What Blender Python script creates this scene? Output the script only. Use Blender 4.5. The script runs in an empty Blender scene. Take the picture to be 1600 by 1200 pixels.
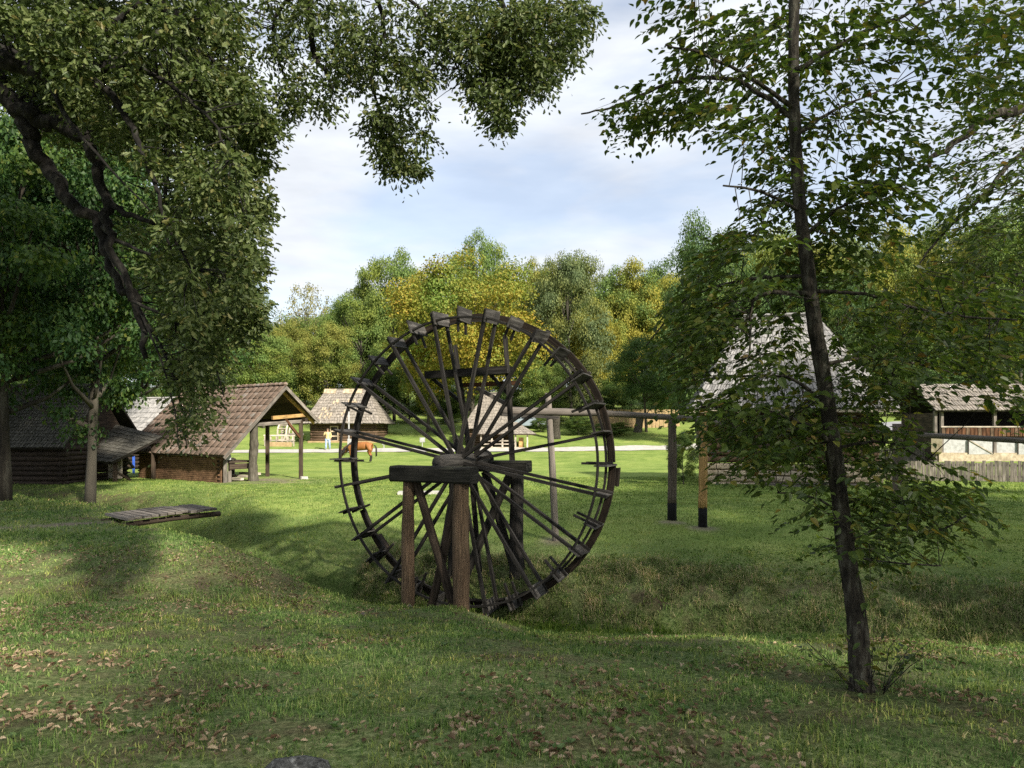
import bpy, math, random
import numpy as np
from mathutils import Vector, Matrix

rng = np.random.default_rng(7)
random.seed(7)
sc = bpy.context.scene
COL = sc.collection

# ------------------------------------------------------------------ camera, world, sun, exposure
EYE = 1.65
F = 1100.0            # focal length in pixels of a 1600 wide picture
HOR = 672.0           # row of the horizon
cam_d = bpy.data.cameras.new('camera')
cam = bpy.data.objects.new('camera', cam_d); COL.objects.link(cam)
cam.location = (0, 0, EYE)
cam.rotation_euler = (math.radians(90), 0, 0)
cam_d.sensor_width = 36.0
cam_d.lens = 36.0 * F / 1600.0
cam_d.shift_y = (HOR - 600.0) / 1600.0
cam_d.clip_start = 0.1
cam_d.clip_end = 2000
sc.camera = cam

SUN_EL, SUN_AZ = math.radians(35), math.radians(140)     # azimuth clockwise from +Y: behind and to the right
TO_SUN = Vector((math.sin(SUN_AZ) * math.cos(SUN_EL), math.cos(SUN_AZ) * math.cos(SUN_EL), math.sin(SUN_EL)))
sun_d = bpy.data.lights.new('sun', 'SUN')
sun_d.energy = 4.2
sun_d.angle = math.radians(3.0)
sun_d.color = (1.0, 0.93, 0.80)
sun = bpy.data.objects.new('sun', sun_d); COL.objects.link(sun)
sun.rotation_euler = (-TO_SUN).to_track_quat('-Z', 'Y').to_euler()
sun.location = (20, -30, 40)

world = bpy.data.worlds.new('World'); sc.world = world
world.use_nodes = True
wt = world.node_tree
for n in list(wt.nodes): wt.nodes.remove(n)
def wn(t, **kw):
    n = wt.nodes.new(t)
    for k, v in kw.items(): setattr(n, k, v)
    return n
w_out = wn('ShaderNodeOutputWorld'); w_bg = wn('ShaderNodeBackground')
w_sky = wn('ShaderNodeTexSky', sky_type='NISHITA', sun_disc=False, sun_elevation=SUN_EL, sun_rotation=SUN_AZ)
w_tc = wn('ShaderNodeTexCoord'); w_map = wn('ShaderNodeMapping')
w_map.inputs['Scale'].default_value = (1.6, 1.6, 5.5)
w_map.inputs['Rotation'].default_value = (0.12, -0.10, 0.4)
w_n = wn('ShaderNodeTexNoise'); w_n.inputs['Scale'].default_value = 1.9; w_n.inputs['Detail'].default_value = 7; w_n.inputs['Roughness'].default_value = 0.52
w_n.inputs['Distortion'].default_value = 0.35
w_r = wn('ShaderNodeValToRGB'); w_r.color_ramp.elements[0].position = 0.36; w_r.color_ramp.elements[1].position = 0.58
w_r.color_ramp.elements[0].color = (0.55, 0.55, 0.55, 1); w_r.color_ramp.elements[1].color = (1, 1, 1, 1)
w_n2 = wn('ShaderNodeTexNoise'); w_n2.inputs['Scale'].default_value = 3.1; w_n2.inputs['Detail'].default_value = 5
w_r2 = wn('ShaderNodeValToRGB')
w_r2.color_ramp.elements[0].position = 0.33; w_r2.color_ramp.elements[0].color = (3.35, 3.55, 3.9, 1)
w_r2.color_ramp.elements[1].position = 0.66; w_r2.color_ramp.elements[1].color = (4.5, 4.7, 4.95, 1)
w_mix = wn('ShaderNodeMix', data_type='RGBA')
w_bg.inputs['Strength'].default_value = 0.10
L = wt.links.new
L(w_tc.outputs['Generated'], w_map.inputs['Vector']); L(w_map.outputs['Vector'], w_n.inputs['Vector']); L(w_map.outputs['Vector'], w_n2.inputs['Vector'])
L(w_n.outputs['Fac'], w_r.inputs['Fac']); L(w_n2.outputs['Fac'], w_r2.inputs['Fac'])
L(w_r.outputs['Color'], w_mix.inputs['Factor']); L(w_sky.outputs['Color'], w_mix.inputs['A']); L(w_r2.outputs['Color'], w_mix.inputs['B'])
L(w_mix.outputs['Result'], w_bg.inputs['Color']); L(w_bg.outputs['Background'], w_out.inputs['Surface'])

sc.view_settings.view_transform = 'Standard'
sc.view_settings.look = 'None'
sc.view_settings.exposure = 1.20
sc.view_settings.gamma = 1.0
sc.view_settings.use_curve_mapping = False
cy = sc.cycles
cy.max_bounces = 6; cy.diffuse_bounces = 3; cy.glossy_bounces = 2; cy.transmission_bounces = 4; cy.transparent_max_bounces = 6
cy.use_denoising = False
cy.sample_clamp_indirect = 4.0
sc.render.film_transparent = False

# ------------------------------------------------------------------ small helpers
def P(px, py, d):
    """the point seen at that place of the picture, d metres out"""
    return Vector(((px - 800.0) * d / F, d, EYE - (py - HOR) * d / F))

def tag(o, label=None, cat=None, group=None, kind=None):
    if label: o['label'] = label
    if cat: o['category'] = cat
    if group: o['group'] = group
    if kind: o['kind'] = kind
    return o

def empty(name, loc, rz=0.0, label=None, cat=None, group=None):
    o = bpy.data.objects.new(name, None); COL.objects.link(o)
    o.location = loc; o.rotation_euler = (0, 0, rz); o.empty_display_size = 0.2
    return tag(o, label, cat, group)

def link(name, mesh, parent=None, loc=None, mat=None):
    o = bpy.data.objects.new(name, mesh); COL.objects.link(o)
    if mat is not None:
        if len(mesh.materials) == 0: mesh.materials.append(mat)
        else:
            o.material_slots[0].link = 'OBJECT'; o.material_slots[0].material = mat
    if parent is not None:
        o.parent = parent
        if parent.type == 'EMPTY' or parent.location.length > 0:
            o.matrix_parent_inverse = PINV(parent)
    if loc is not None: o.location = loc
    return o

def PINV(p):
    """inverse of the parent's world matrix, so that child geometry may be given in world coordinates"""
    m = Matrix.LocRotScale(p.location, p.rotation_euler, p.scale)
    q = p
    while q.parent is not None:
        m = Matrix.LocRotScale(q.parent.location, q.parent.rotation_euler, q.parent.scale) @ q.matrix_parent_inverse @ m
        q = q.parent
    return m.inverted()

def mesh_from(name, V, faces=None, loops=None, starts=None, uvs=None, smooth=False):
    me = bpy.data.meshes.new(name)
    V = np.asarray(V, dtype=np.float32).reshape(-1, 3)
    if faces is not None:
        starts = np.cumsum([0] + [len(f) for f in faces[:-1]]) if len(faces) else np.zeros(0, int)
        loops = np.fromiter((i for f in faces for i in f), dtype=np.int32)
    me.vertices.add(len(V)); me.vertices.foreach_set('co', V.ravel())
    me.loops.add(len(loops)); me.loops.foreach_set('vertex_index', np.asarray(loops, dtype=np.int32))
    me.polygons.add(len(starts)); me.polygons.foreach_set('loop_start', np.asarray(starts, dtype=np.int32))
    if uvs is not None:
        uv = me.uv_layers.new(name='UVMap')
        uv.data.foreach_set('uv', np.asarray(uvs, dtype=np.float32).ravel())
    me.polygons.foreach_set('use_smooth', np.full(len(starts), bool(smooth)))
    me.update(calc_edges=True)
    me.validate()
    return me

class MB:
    """collects shapes and links them as one mesh object"""
    def __init__(s): s.v = []; s.f = []; s.uv = []
    def add(s, vs, fs, uvs=None):
        b = len(s.v); s.v.extend([tuple(v) for v in vs])
        for k, f in enumerate(fs):
            s.f.append([b + i for i in f])
            s.uv.extend(uvs[k] if uvs else [(vs[i][0] + vs[i][1] * .7, vs[i][2]) for i in f])
        return s
    def sweep(s, path, sec, scales=None, up=None, jit=0.0, cap=True):
        path = [Vector(p) for p in path]; n = len(path); m = len(sec)
        t0 = (path[1] - path[0]).normalized()
        a = Vector(up) if up is not None else (Vector((0, 0, 1)) if abs(t0.z) < .9 else Vector((1, 0, 0)))
        b = None; vs = []; acc = 0.0; us = []
        per = sum((Vector(sec[i]) - Vector(sec[(i + 1) % m])).length for i in range(m))
        for k in range(n):
            t = (path[min(k + 1, n - 1)] - path[max(k - 1, 0)]).normalized()
            a = (a - t * a.dot(t))
            a = a.normalized() if a.length > 1e-6 else t.orthogonal().normalized()
            b = t.cross(a)
            sc_ = scales[k] if scales is not None else 1.0
            if k: acc += (path[k] - path[k - 1]).length
            us.append(acc)
            for (x, y) in sec:
                j = 1 + random.uniform(-jit, jit)
                vs.append(path[k] + b * (x * sc_ * j) + a * (y * sc_ * j))
        off = random.uniform(0, 50)
        fs = []; uv = []
        for k in range(n - 1):
            for i in range(m):
                i2 = (i + 1) % m
                fs.append([k * m + i, k * m + i2, (k + 1) * m + i2, (k + 1) * m + i])
                c0, c1 = i / m * per + off, (i + 1) / m * per + off
                uv.append([(us[k] + off, c0), (us[k] + off, c1), (us[k + 1] + off, c1), (us[k + 1] + off, c0)])
        if cap:
            fs.append(list(range(m - 1, -1, -1))); uv.append([(off + sec[i][0], off + sec[i][1]) for i in range(m - 1, -1, -1)])
            fs.append([(n - 1) * m + i for i in range(m)]); uv.append([(off + sec[i][0], off + sec[i][1]) for i in range(m)])
        return s.add(vs, fs, uv)
    def bar(s, p0, p1, w, h, up=None, seg=1, jit=0.0, ch=0.0):
        p0 = Vector(p0); p1 = Vector(p1)
        w2, h2 = w / 2, h / 2
        sec = [(-w2, -h2), (w2, -h2), (w2, h2), (-w2, h2)] if ch <= 0 else \
              [(-w2 + ch, -h2), (w2 - ch, -h2), (w2, -h2 + ch), (w2, h2 - ch), (w2 - ch, h2), (-w2 + ch, h2), (-w2, h2 - ch), (-w2, -h2 + ch)]
        return s.sweep([p0.lerp(p1, k / seg) for k in range(seg + 1)], sec, None, up, jit)
    def log(s, pts, radii, n=10, jit=0.05, sub=4):
        pts = [Vector(p) for p in pts]; path = []; rr = []
        for k in range(len(pts) - 1):
            for q in range(sub):
                path.append(pts[k].lerp(pts[k + 1], q / sub)); rr.append(radii[k] + (radii[k + 1] - radii[k]) * q / sub)
        path.append(pts[-1]); rr.append(radii[-1])
        sec = [(math.cos(2 * math.pi * i / n), math.sin(2 * math.pi * i / n)) for i in range(n)]
        rr = [r * (1 + random.uniform(-jit, jit)) for r in rr]
        return s.sweep(path, sec, rr, None, jit * .6)
    def box(s, c, sx, sy, sz, rz=0.0):
        c = Vector(c); R = Matrix.Rotation(rz, 3, 'Z')
        a = R @ Vector((sx / 2, 0, 0))
        return s.bar(c - a, c + a, sy, sz, up=(0, 0, 1))
    def mesh(s, name, smooth=False): return mesh_from(name, s.v, faces=s.f, uvs=s.uv, smooth=smooth)
    def build(s, name, mat, parent=None, smooth=False, label=None, kind=None):
        o = link(name, s.mesh(name, smooth), parent)
        o.data.materials.append(mat)
        return tag(o, label, None, None, kind)

# ------------------------------------------------------------------ numpy noise
def _h(ix, iy, s):
    n = (ix.astype(np.int64) * 374761393 + iy.astype(np.int64) * 668265263 + s * 974711) & 0x7fffffff
    n = ((n ^ (n >> 13)) * 1274126177) & 0x7fffffff
    return ((n ^ (n >> 16)) & 0xffff) / 65535.0
def vn(x, y, s=0):
    x = np.asarray(x, float); y = np.asarray(y, float)
    ix = np.floor(x); iy = np.floor(y); fx = x - ix; fy = y - iy
    fx = fx * fx * (3 - 2 * fx); fy = fy * fy * (3 - 2 * fy)
    a = _h(ix, iy, s); b = _h(ix + 1, iy, s); c = _h(ix, iy + 1, s); d = _h(ix + 1, iy + 1, s)
    return (a * (1 - fx) + b * fx) * (1 - fy) + (c * (1 - fx) + d * fx) * fy
def fbm(x, y, s=0, o=4):
    r = 0; a = .5; t = 0
    for k in range(o): r = r + a * vn(x * 2 ** k, y * 2 ** k, s + k * 17); t += a; a *= .5
    return r / t

# ------------------------------------------------------------------ the lie of the land
DX = np.array([-60, -26, -19, -14, -9.3, -7.25, -4.5, -0.9, 3.7, 6.4, 10, 20, 60.])
DY = np.array([32, 26, 23.5, 21.5, 18.6, 15.5, 13.2, 11.7, 9.7, 8.7, 7.6, 5.0, -5.])
DZ = np.array([-.5, -.7, -.8, -.9, -1.15, -1.6, -1.5, -1.52, -1.35, -1.25, -1.2, -1.1, -1.])
def sst(a, b, x):
    t = np.clip((x - a) / (b - a), 0, 1); return t * t * (3 - 2 * t)
def ditch_t(x, y):
    yd = np.interp(x, DX, DY); sl = (np.interp(x + .5, DX, DY) - np.interp(x - .5, DX, DY))
    return (y - yd) / np.sqrt(1 + sl * sl)
def gz(x, y, fine=True):
    x = np.asarray(x, float); y = np.asarray(y, float)
    t = ditch_t(x, y); zb = np.interp(x, DX, DZ)
    # near side: the knoll the camera stands on, running down to the ditch
    near_mid = np.interp(y, [-40, 2, 4, 6, 8, 10, 10.8, 30], [0, 0, -.04, -.33, -.60, -.92, -1.05, -1.05]) - .30 * sst(-.9, .5, x) * sst(6.5, 10, y)
    near_left = np.interp(y, [-40, 2, 4, 6, 8, 9.6, 11.2, 12.5, 30], [0, 0, -.03, -.26, -.52, -.66, -.36, -.24, -.22])
    near_right = np.interp(y, [-40, 2, 4, 6, 8, 10, 30], [0, 0, -.08, -.42, -.75, -1.0, -1.0])
    kl = sst(-2.2, -5.0, x); kr = sst(1.5, 5.0, x)
    near = near_mid * (1 - kl) * (1 - kr) + near_left * kl + near_right * kr
    far_m = np.interp(y, [0, 20, 28, 44, 52, 58, 64, 70, 75, 90, 120, 160, 260, 500], [-.28, -.28, -.35, -.5, -.25, 0, .55, 1.45, 2.0, 3.2, 6, 9, 16, 24])
    far_m = far_m + sst(14, 32, x) * sst(40, 60, y) * (2.2 - 2.0 * sst(62, 90, y)) + sst(14, 28, x) * sst(32, 40, y) * .35 * (1 - sst(40, 50, y))
    # banks
    lip_n = np.interp(-t, [0.35, 1.3], [0, 1]); lip_n = lip_n * lip_n * (3 - 2 * lip_n)
    z_near = zb + (np.maximum(near, zb) - zb) * lip_n
    steep = sst(-5, -8, x)
    f1 = np.interp(t, [0.35, 0.8, 1.5, 2.8, 4.6, 7.0], [0, .30, .55, .74, .91, 1.0])
    f2 = np.interp(t, [0.35, 1.0, 1.7, 2.4, 3.2], [0, .45, .80, .96, 1.0])
    f = f1 * (1 - steep) + f2 * steep
    z_far = zb + (far_m - zb) * f
    z = np.where(t < 0, z_near, z_far)
    if fine:
        amp = .05 + .13 * np.exp(-((t - 1.0) / 1.1) ** 2)
        z = z + (fbm(x * .9, y * .9, 3) - .5) * amp * 2 + (fbm(x * 3.2, y * 3.2, 9, 3) - .5) * .42 * np.exp(-((t - .9) / 1.2) ** 2) + (fbm(x * 3, y * 3, 5, 2) - .5) * .03
    return z
def G(x, y): return float(gz(np.array([x]), np.array([y]))[0])

# ------------------------------------------------------------------ materials
def newmat(name):
    m = bpy.data.materials.new(name); m.use_nodes = True
    nt = m.node_tree
    for n in list(nt.nodes): nt.nodes.remove(n)
    return m, nt
def N(nt, t, ins=None, **kw):
    n = nt.nodes.new(t)
    for k, v in kw.items(): setattr(n, k, v)
    for k, v in (ins or {}).items():
        if hasattr(v, 'is_output') or isinstance(v, bpy.types.NodeSocket): nt.links.new(v, n.inputs[k])
        else: n.inputs[k].default_value = v
    return n
def c4(c): return (c[0], c[1], c[2], 1.0)
def ramp(nt, fac, stops, interp='LINEAR'):
    r = N(nt, 'ShaderNodeValToRGB', {'Fac': fac}); cr = r.color_ramp; cr.interpolation = interp
    while len(cr.elements) > 1: cr.elements.remove(cr.elements[-1])
    cr.elements[0].position = stops[0][0]; cr.elements[0].color = c4(stops[0][1])
    for p, c in stops[1:]:
        e = cr.elements.new(p); e.color = c4(c)
    return r.outputs['Color']
def mixc(nt, f, a, b, mode='MIX'):
    n = N(nt, 'ShaderNodeMix', data_type='RGBA', blend_type=mode)
    for k, v in (('Factor', f), ('A', a), ('B', b)):
        sk = [i for i in n.inputs if i.name == k and (i.type == ('VALUE' if k == 'Factor' else 'RGBA'))][0]
        if isinstance(v, bpy.types.NodeSocket): nt.links.new(v, sk)
        else: sk.default_value = c4(v) if k != 'Factor' else v
    return [o for o in n.outputs if o.type == 'RGBA'][0]
def finish(nt, col, rough=.85, bump=None, bstr=.4, bdist=.02, spec=.3):
    p = N(nt, 'ShaderNodeBsdfPrincipled', {'Roughness': rough, 'Specular IOR Level': spec})
    if isinstance(col, bpy.types.NodeSocket): nt.links.new(col, p.inputs['Base Color'])
    else: p.inputs['Base Color'].default_value = c4(col)
    if bump is not None:
        b = N(nt, 'ShaderNodeBump', {'Strength': bstr, 'Distance': bdist, 'Height': bump})
        nt.links.new(b.outputs['Normal'], p.inputs['Normal'])
    o = N(nt, 'ShaderNodeOutputMaterial'); nt.links.new(p.outputs['BSDF'], o.inputs['Surface'])
    return p
def wood(name, c_dark, c_mid, c_light, grain=1.0, rough=.85, moss=None, bd=.012):
    m, nt = newmat(name)
    uv = N(nt, 'ShaderNodeUVMap').outputs['UV']
    oi = N(nt, 'ShaderNodeObjectInfo')
    add = N(nt, 'ShaderNodeVectorMath', {0: uv, 1: N(nt, 'ShaderNodeCombineXYZ', {'X': N(nt, 'ShaderNodeMath', {0: oi.outputs['Random'], 1: 37.0}, operation='MULTIPLY').outputs[0]}).outputs[0]}, operation='ADD').outputs[0]
    mp = N(nt, 'ShaderNodeMapping', {'Vector': add, 'Scale': (1.6 * grain, 38 * grain, 1)}).outputs[0]
    n1 = N(nt, 'ShaderNodeTexNoise', {'Vector': mp, 'Scale': 1.0, 'Detail': 6.0, 'Roughness': .6}).outputs['Fac']
    mp2 = N(nt, 'ShaderNodeMapping', {'Vector': add, 'Scale': (2.2, 5, 1)}).outputs[0]
    n2 = N(nt, 'ShaderNodeTexNoise', {'Vector': mp2, 'Scale': 1.0, 'Detail': 4.0}).outputs['Fac']
    c = ramp(nt, n1, [(.30, c_dark), (.5, c_mid), (.72, c_light)])
    dk = ramp(nt, n2, [(.35, (.55, .55, .55)), (.65, (1.15, 1.12, 1.1))])
    c = mixc(nt, 1.0, c, dk, 'MULTIPLY')
    tone = N(nt, 'ShaderNodeMapRange', {'Value': oi.outputs['Random'], 'To Min': .78, 'To Max': 1.2}).outputs[0]
    c = mixc(nt, 1.0, c, N(nt, 'ShaderNodeCombineXYZ', {'X': tone, 'Y': tone, 'Z': tone}).outputs[0], 'MULTIPLY')
    if moss:
        g = N(nt, 'ShaderNodeNewGeometry').outputs['Normal']
        up = N(nt, 'ShaderNodeSeparateXYZ', {0: g}).outputs['Z']
        k = N(nt, 'ShaderNodeMath', {0: ramp(nt, up, [(.2, (0, 0, 0)), (.9, (1, 1, 1))]), 1: ramp(nt, n2, [(.45, (0, 0, 0)), (.6, (.8, .8, .8))])}, operation='MULTIPLY').outputs[0]
        c = mixc(nt, k, c, moss)
    finish(nt, c, rough, n1, .55, bd, .2)
    return m
def plain(name, stops, scale=8.0, rough=.85, bump=.4, stretch=(1, 1, 1), bd=.02, detail=6.0, spec=.3, objrand=True):
    m, nt = newmat(name)
    tc = N(nt, 'ShaderNodeTexCoord').outputs['Object']
    oi = N(nt, 'ShaderNodeObjectInfo').outputs['Random']
    off = N(nt, 'ShaderNodeMath', {0: oi, 1: 31.0 if objrand else 0.0}, operation='MULTIPLY').outputs[0]
    v = N(nt, 'ShaderNodeVectorMath', {0: tc, 1: N(nt, 'ShaderNodeCombineXYZ', {'X': off, 'Y': off}).outputs[0]}, operation='ADD').outputs[0]
    mp = N(nt, 'ShaderNodeMapping', {'Vector': v, 'Scale': stretch}).outputs[0]
    n = N(nt, 'ShaderNodeTexNoise', {'Vector': mp, 'Scale': scale, 'Detail': detail, 'Roughness': .6}).outputs['Fac']
    finish(nt, ramp(nt, n, stops), rough, n if bump else None, bump, bd, spec)
    return m
def leafmat(name, stops, transl=.35, rough=.5, spec=.25, patch=None, pscale=.6, tint=(1.25, 1.35, .8), clump=None):
    m, nt = newmat(name)
    g = N(nt, 'ShaderNodeNewGeometry').outputs['Random Per Island']
    oi = N(nt, 'ShaderNodeObjectInfo').outputs['Random']
    f = N(nt, 'ShaderNodeMath', {0: N(nt, 'ShaderNodeMath', {0: g, 1: N(nt, 'ShaderNodeMath', {0: oi, 1: 7.3}, operation='MULTIPLY').outputs[0]}, operation='ADD').outputs[0]}, operation='FRACT').outputs[0]
    c = ramp(nt, f, stops)
    if patch:
        tc = N(nt, 'ShaderNodeTexCoord').outputs['Object']
        n = N(nt, 'ShaderNodeTexNoise', {'Vector': tc, 'Scale': pscale, 'Detail': 3.0}).outputs['Fac']
        c = mixc(nt, ramp(nt, n, [(.42, (0, 0, 0)), (.62, (1, 1, 1))]), c, mixc(nt, 1.0, c, patch, 'MULTIPLY'))
    if clump:
        tc = N(nt, 'ShaderNodeTexCoord').outputs['Object']
        n = N(nt, 'ShaderNodeTexNoise', {'Vector': tc, 'Scale': clump, 'Detail': 4.0, 'Roughness': .65}).outputs['Fac']
        c = mixc(nt, 1.0, c, ramp(nt, n, [(.36, (.50, .56, .46)), (.5, (1, 1, 1)), (.62, (1.6, 1.35, 1.35))]), 'MULTIPLY')
    p = N(nt, 'ShaderNodeBsdfPrincipled', {'Base Color': c, 'Roughness': rough, 'Specular IOR Level': spec})
    t = N(nt, 'ShaderNodeBsdfTranslucent', {'Color': mixc(nt, 1.0, c, tint, 'MULTIPLY')})
    mx = N(nt, 'ShaderNodeMixShader', {0: transl, 1: p.outputs[0], 2: t.outputs[0]})
    o = N(nt, 'ShaderNodeOutputMaterial', {'Surface': mx.outputs[0]})
    return m

M = {}
M['wheel_wood'] = wood('dark_weathered_wood', (.012, .011, .010), (.032, .029, .026), (.080, .074, .068))
M['rim_wood'] = wood('brown_rim_wood', (.011, .009, .007), (.030, .022, .016), (.07, .052, .038))
M['paddle_wood'] = wood('grey_paddle_wood', (.03, .028, .026), (.085, .080, .074), (.20, .19, .175))
M['grey_axle'] = wood('dark_grey_axle_wood', (.02, .019, .018), (.06, .056, .052), (.13, .122, .112))
M['beam_wood'] = wood('mossy_beam_wood', (.012, .012, .010), (.030, .029, .025), (.07, .066, .056), moss=(.075, .075, .045))
M['post_wood'] = wood('brown_post_wood', (.030, .019, .012), (.125, .082, .052), (.42, .31, .20), bd=.025)
M['bracing_wood'] = wood('dark_brown_brace_wood', (.022, .016, .012), (.060, .044, .032), (.12, .09, .066))
M['grey_wood'] = wood('grey_weathered_wood', (.07, .062, .054), (.17, .15, .13), (.33, .30, .27))
M['pole_wood'] = wood('grey_brown_pole_wood', (.045, .033, .025), (.13, .105, .085), (.29, .25, .21))
M['fresh_wood'] = wood('fresh_peeled_wood', (.22, .11, .04), (.50, .31, .12), (.66, .46, .22))
M['tar'] = plain('black_tar', [(.3, (.0015, .0015, .0015)), (.7, (.006, .006, .0055))], 20, .8)
M['red_board'] = wood('reddish_board_wood', (.03, .014, .008), (.10, .045, .022), (.17, .085, .045))
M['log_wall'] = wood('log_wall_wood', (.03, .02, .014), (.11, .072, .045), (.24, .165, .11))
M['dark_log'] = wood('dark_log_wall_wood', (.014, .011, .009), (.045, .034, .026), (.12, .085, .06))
M['pale_wood'] = wood('pale_wood', (.30, .25, .19), (.50, .44, .36), (.66, .60, .52))
M['white_wash'] = plain('white_limewash', [(.3, (.26, .26, .25)), (.6, (.42, .42, .415))], 5)
M['ochre'] = plain('ochre_clay', [(.3, (.28, .19, .10)), (.7, (.46, .33, .18))], 4)
M['shingle_grey'] = wood('grey_shingle_wood', (.15, .148, .145), (.32, .315, .31), (.50, .49, .48), grain=.6)
M['shingle_warm'] = wood('warm_grey_shingle_wood', (.12, .105, .09), (.24, .215, .185), (.40, .36, .31), grain=.6)
M['shingle_dark'] = wood('dark_mossy_shingle_wood', (.03, .029, .024), (.085, .082, .07), (.18, .175, .155), grain=.6)
M['shingle_new'] = wood('new_shingle_wood', (.4, .3, .19), (.58, .46, .32), (.7, .6, .45), grain=.6)
M['tile'] = plain('clay_tile', [(.25, (.07, .055, .046)), (.42, (.155, .115, .09)), (.55, (.22, .155, .12)), (.66, (.21, .19, .17)), (.8, (.30, .28, .26))], 2.2, .9, .5, bd=.01)
M['brick'] = plain('clay_brick', [(.3, (.09, .05, .028)), (.55, (.18, .10, .055)), (.75, (.25, .15, .09))], 5, .9)
M['stone'] = plain('pale_fieldstone', [(.3, (.24, .19, .13)), (.55, (.42, .35, .25)), (.75, (.52, .46, .36))], 5, .9)
M['bark'] = plain('dark_bark', [(.34, (.010, .008, .006)), (.5, (.036, .030, .022)), (.62, (.085, .078, .06)), (.7, (.13, .125, .10))], 24, .95, 1.0, (1, 1, .25), .04)
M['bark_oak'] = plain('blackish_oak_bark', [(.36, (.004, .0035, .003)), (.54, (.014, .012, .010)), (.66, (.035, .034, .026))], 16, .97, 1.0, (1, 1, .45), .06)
M['bark_grey'] = plain('grey_bark', [(.3, (.035, .03, .023)), (.55, (.085, .075, .058)), (.75, (.15, .135, .11))], 12, .95, .7, (1, 1, .3), .03)
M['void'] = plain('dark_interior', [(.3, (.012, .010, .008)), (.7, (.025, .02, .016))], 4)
M['blue'] = plain('blue_tarpaulin', [(.3, (.03, .09, .45)), (.7, (.06, .16, .62))], 6, .5)
M['slab'] = plain('pale_concrete', [(.3, (.33, .31, .28)), (.7, (.5, .48, .44))], 6)
M['road'] = plain('pale_gravel_road', [(.3, (.33, .31, .28)), (.5, (.42, .40, .37)), (.7, (.52, .50, .46))], 3, .95, .3, objrand=False)
M['asphalt'] = plain('grey_asphalt', [(.3, (.20, .20, .205)), (.7, (.28, .28, .285))], 3, .9, .2, objrand=False)

M['leaf_oak'] = leafmat('oak_leaf', [(0, (.036, .056, .016)), (.35, (.066, .094, .026)), (.7, (.10, .130, .040)), (.93, (.15, .175, .065)), (1, (.17, .15, .05))], .30, .5, .3)
M['leaf_oak_gold'] = leafmat('oak_leaf_yellowing', [(0, (.045, .055, .010)), (.4, (.080, .092, .014)), (.8, (.13, .125, .02)), (1, (.19, .15, .025))], .38)
M['leaf_beam'] = leafmat('hornbeam_leaf', [(0, (.040, .066, .016)), (.45, (.066, .104, .022)), (.8, (.095, .132, .026)), (.93, (.14, .15, .03)), (.98, (.19, .16, .03)), (1, (.17, .10, .03))], .46, .45, .35)
M['leaf_shade'] = leafmat('dark_maple_leaf', [(0, (.022, .055, .020)), (.5, (.038, .088, .026)), (.85, (.055, .115, .028)), (1, (.10, .14, .03))], .35, patch=(1.7, 1.25, .7), pscale=2.2)
def forest(name, a, b, c, patch, pscale=3.2): return leafmat(name, [(0, a), (.5, b), (1, c)], .28, .6, .15, patch, pscale)
M['f_green'] = forest('green_crown_leaves', (.075, .13, .034), (.125, .19, .05), (.18, .245, .07), (1.5, 1.2, .9))
M['f_dark'] = forest('dark_green_crown_leaves', (.042, .085, .032), (.068, .118, .042), (.105, .16, .052), (1.4, 1.25, .9))
M['f_grey'] = forest('grey_green_crown_leaves', (.075, .11, .05), (.115, .155, .068), (.17, .21, .095), (1.5, 1.2, .7))
M['f_olive'] = forest('olive_crown_leaves', (.13, .14, .03), (.20, .205, .045), (.29, .27, .065), (.75, 1.0, 1.0))
M['f_gold'] = forest('golden_crown_leaves', (.20, .18, .03), (.30, .27, .04), (.42, .36, .07), (.7, .9, 1.1))
M['f_orange'] = forest('orange_yellow_crown_leaves', (.17, .18, .025), (.26, .235, .034), (.36, .24, .04), (.62, .98, 1.3), 2.6)
M['f_pale'] = forest('pale_yellow_crown_leaves', (.17, .16, .07), (.24, .22, .09), (.30, .27, .12), (.8, .9, .9))
M['shrub'] = forest('shrub_leaves', (.035, .07, .02), (.06, .105, .028), (.10, .15, .04), (1.5, 1.2, .8))

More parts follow.
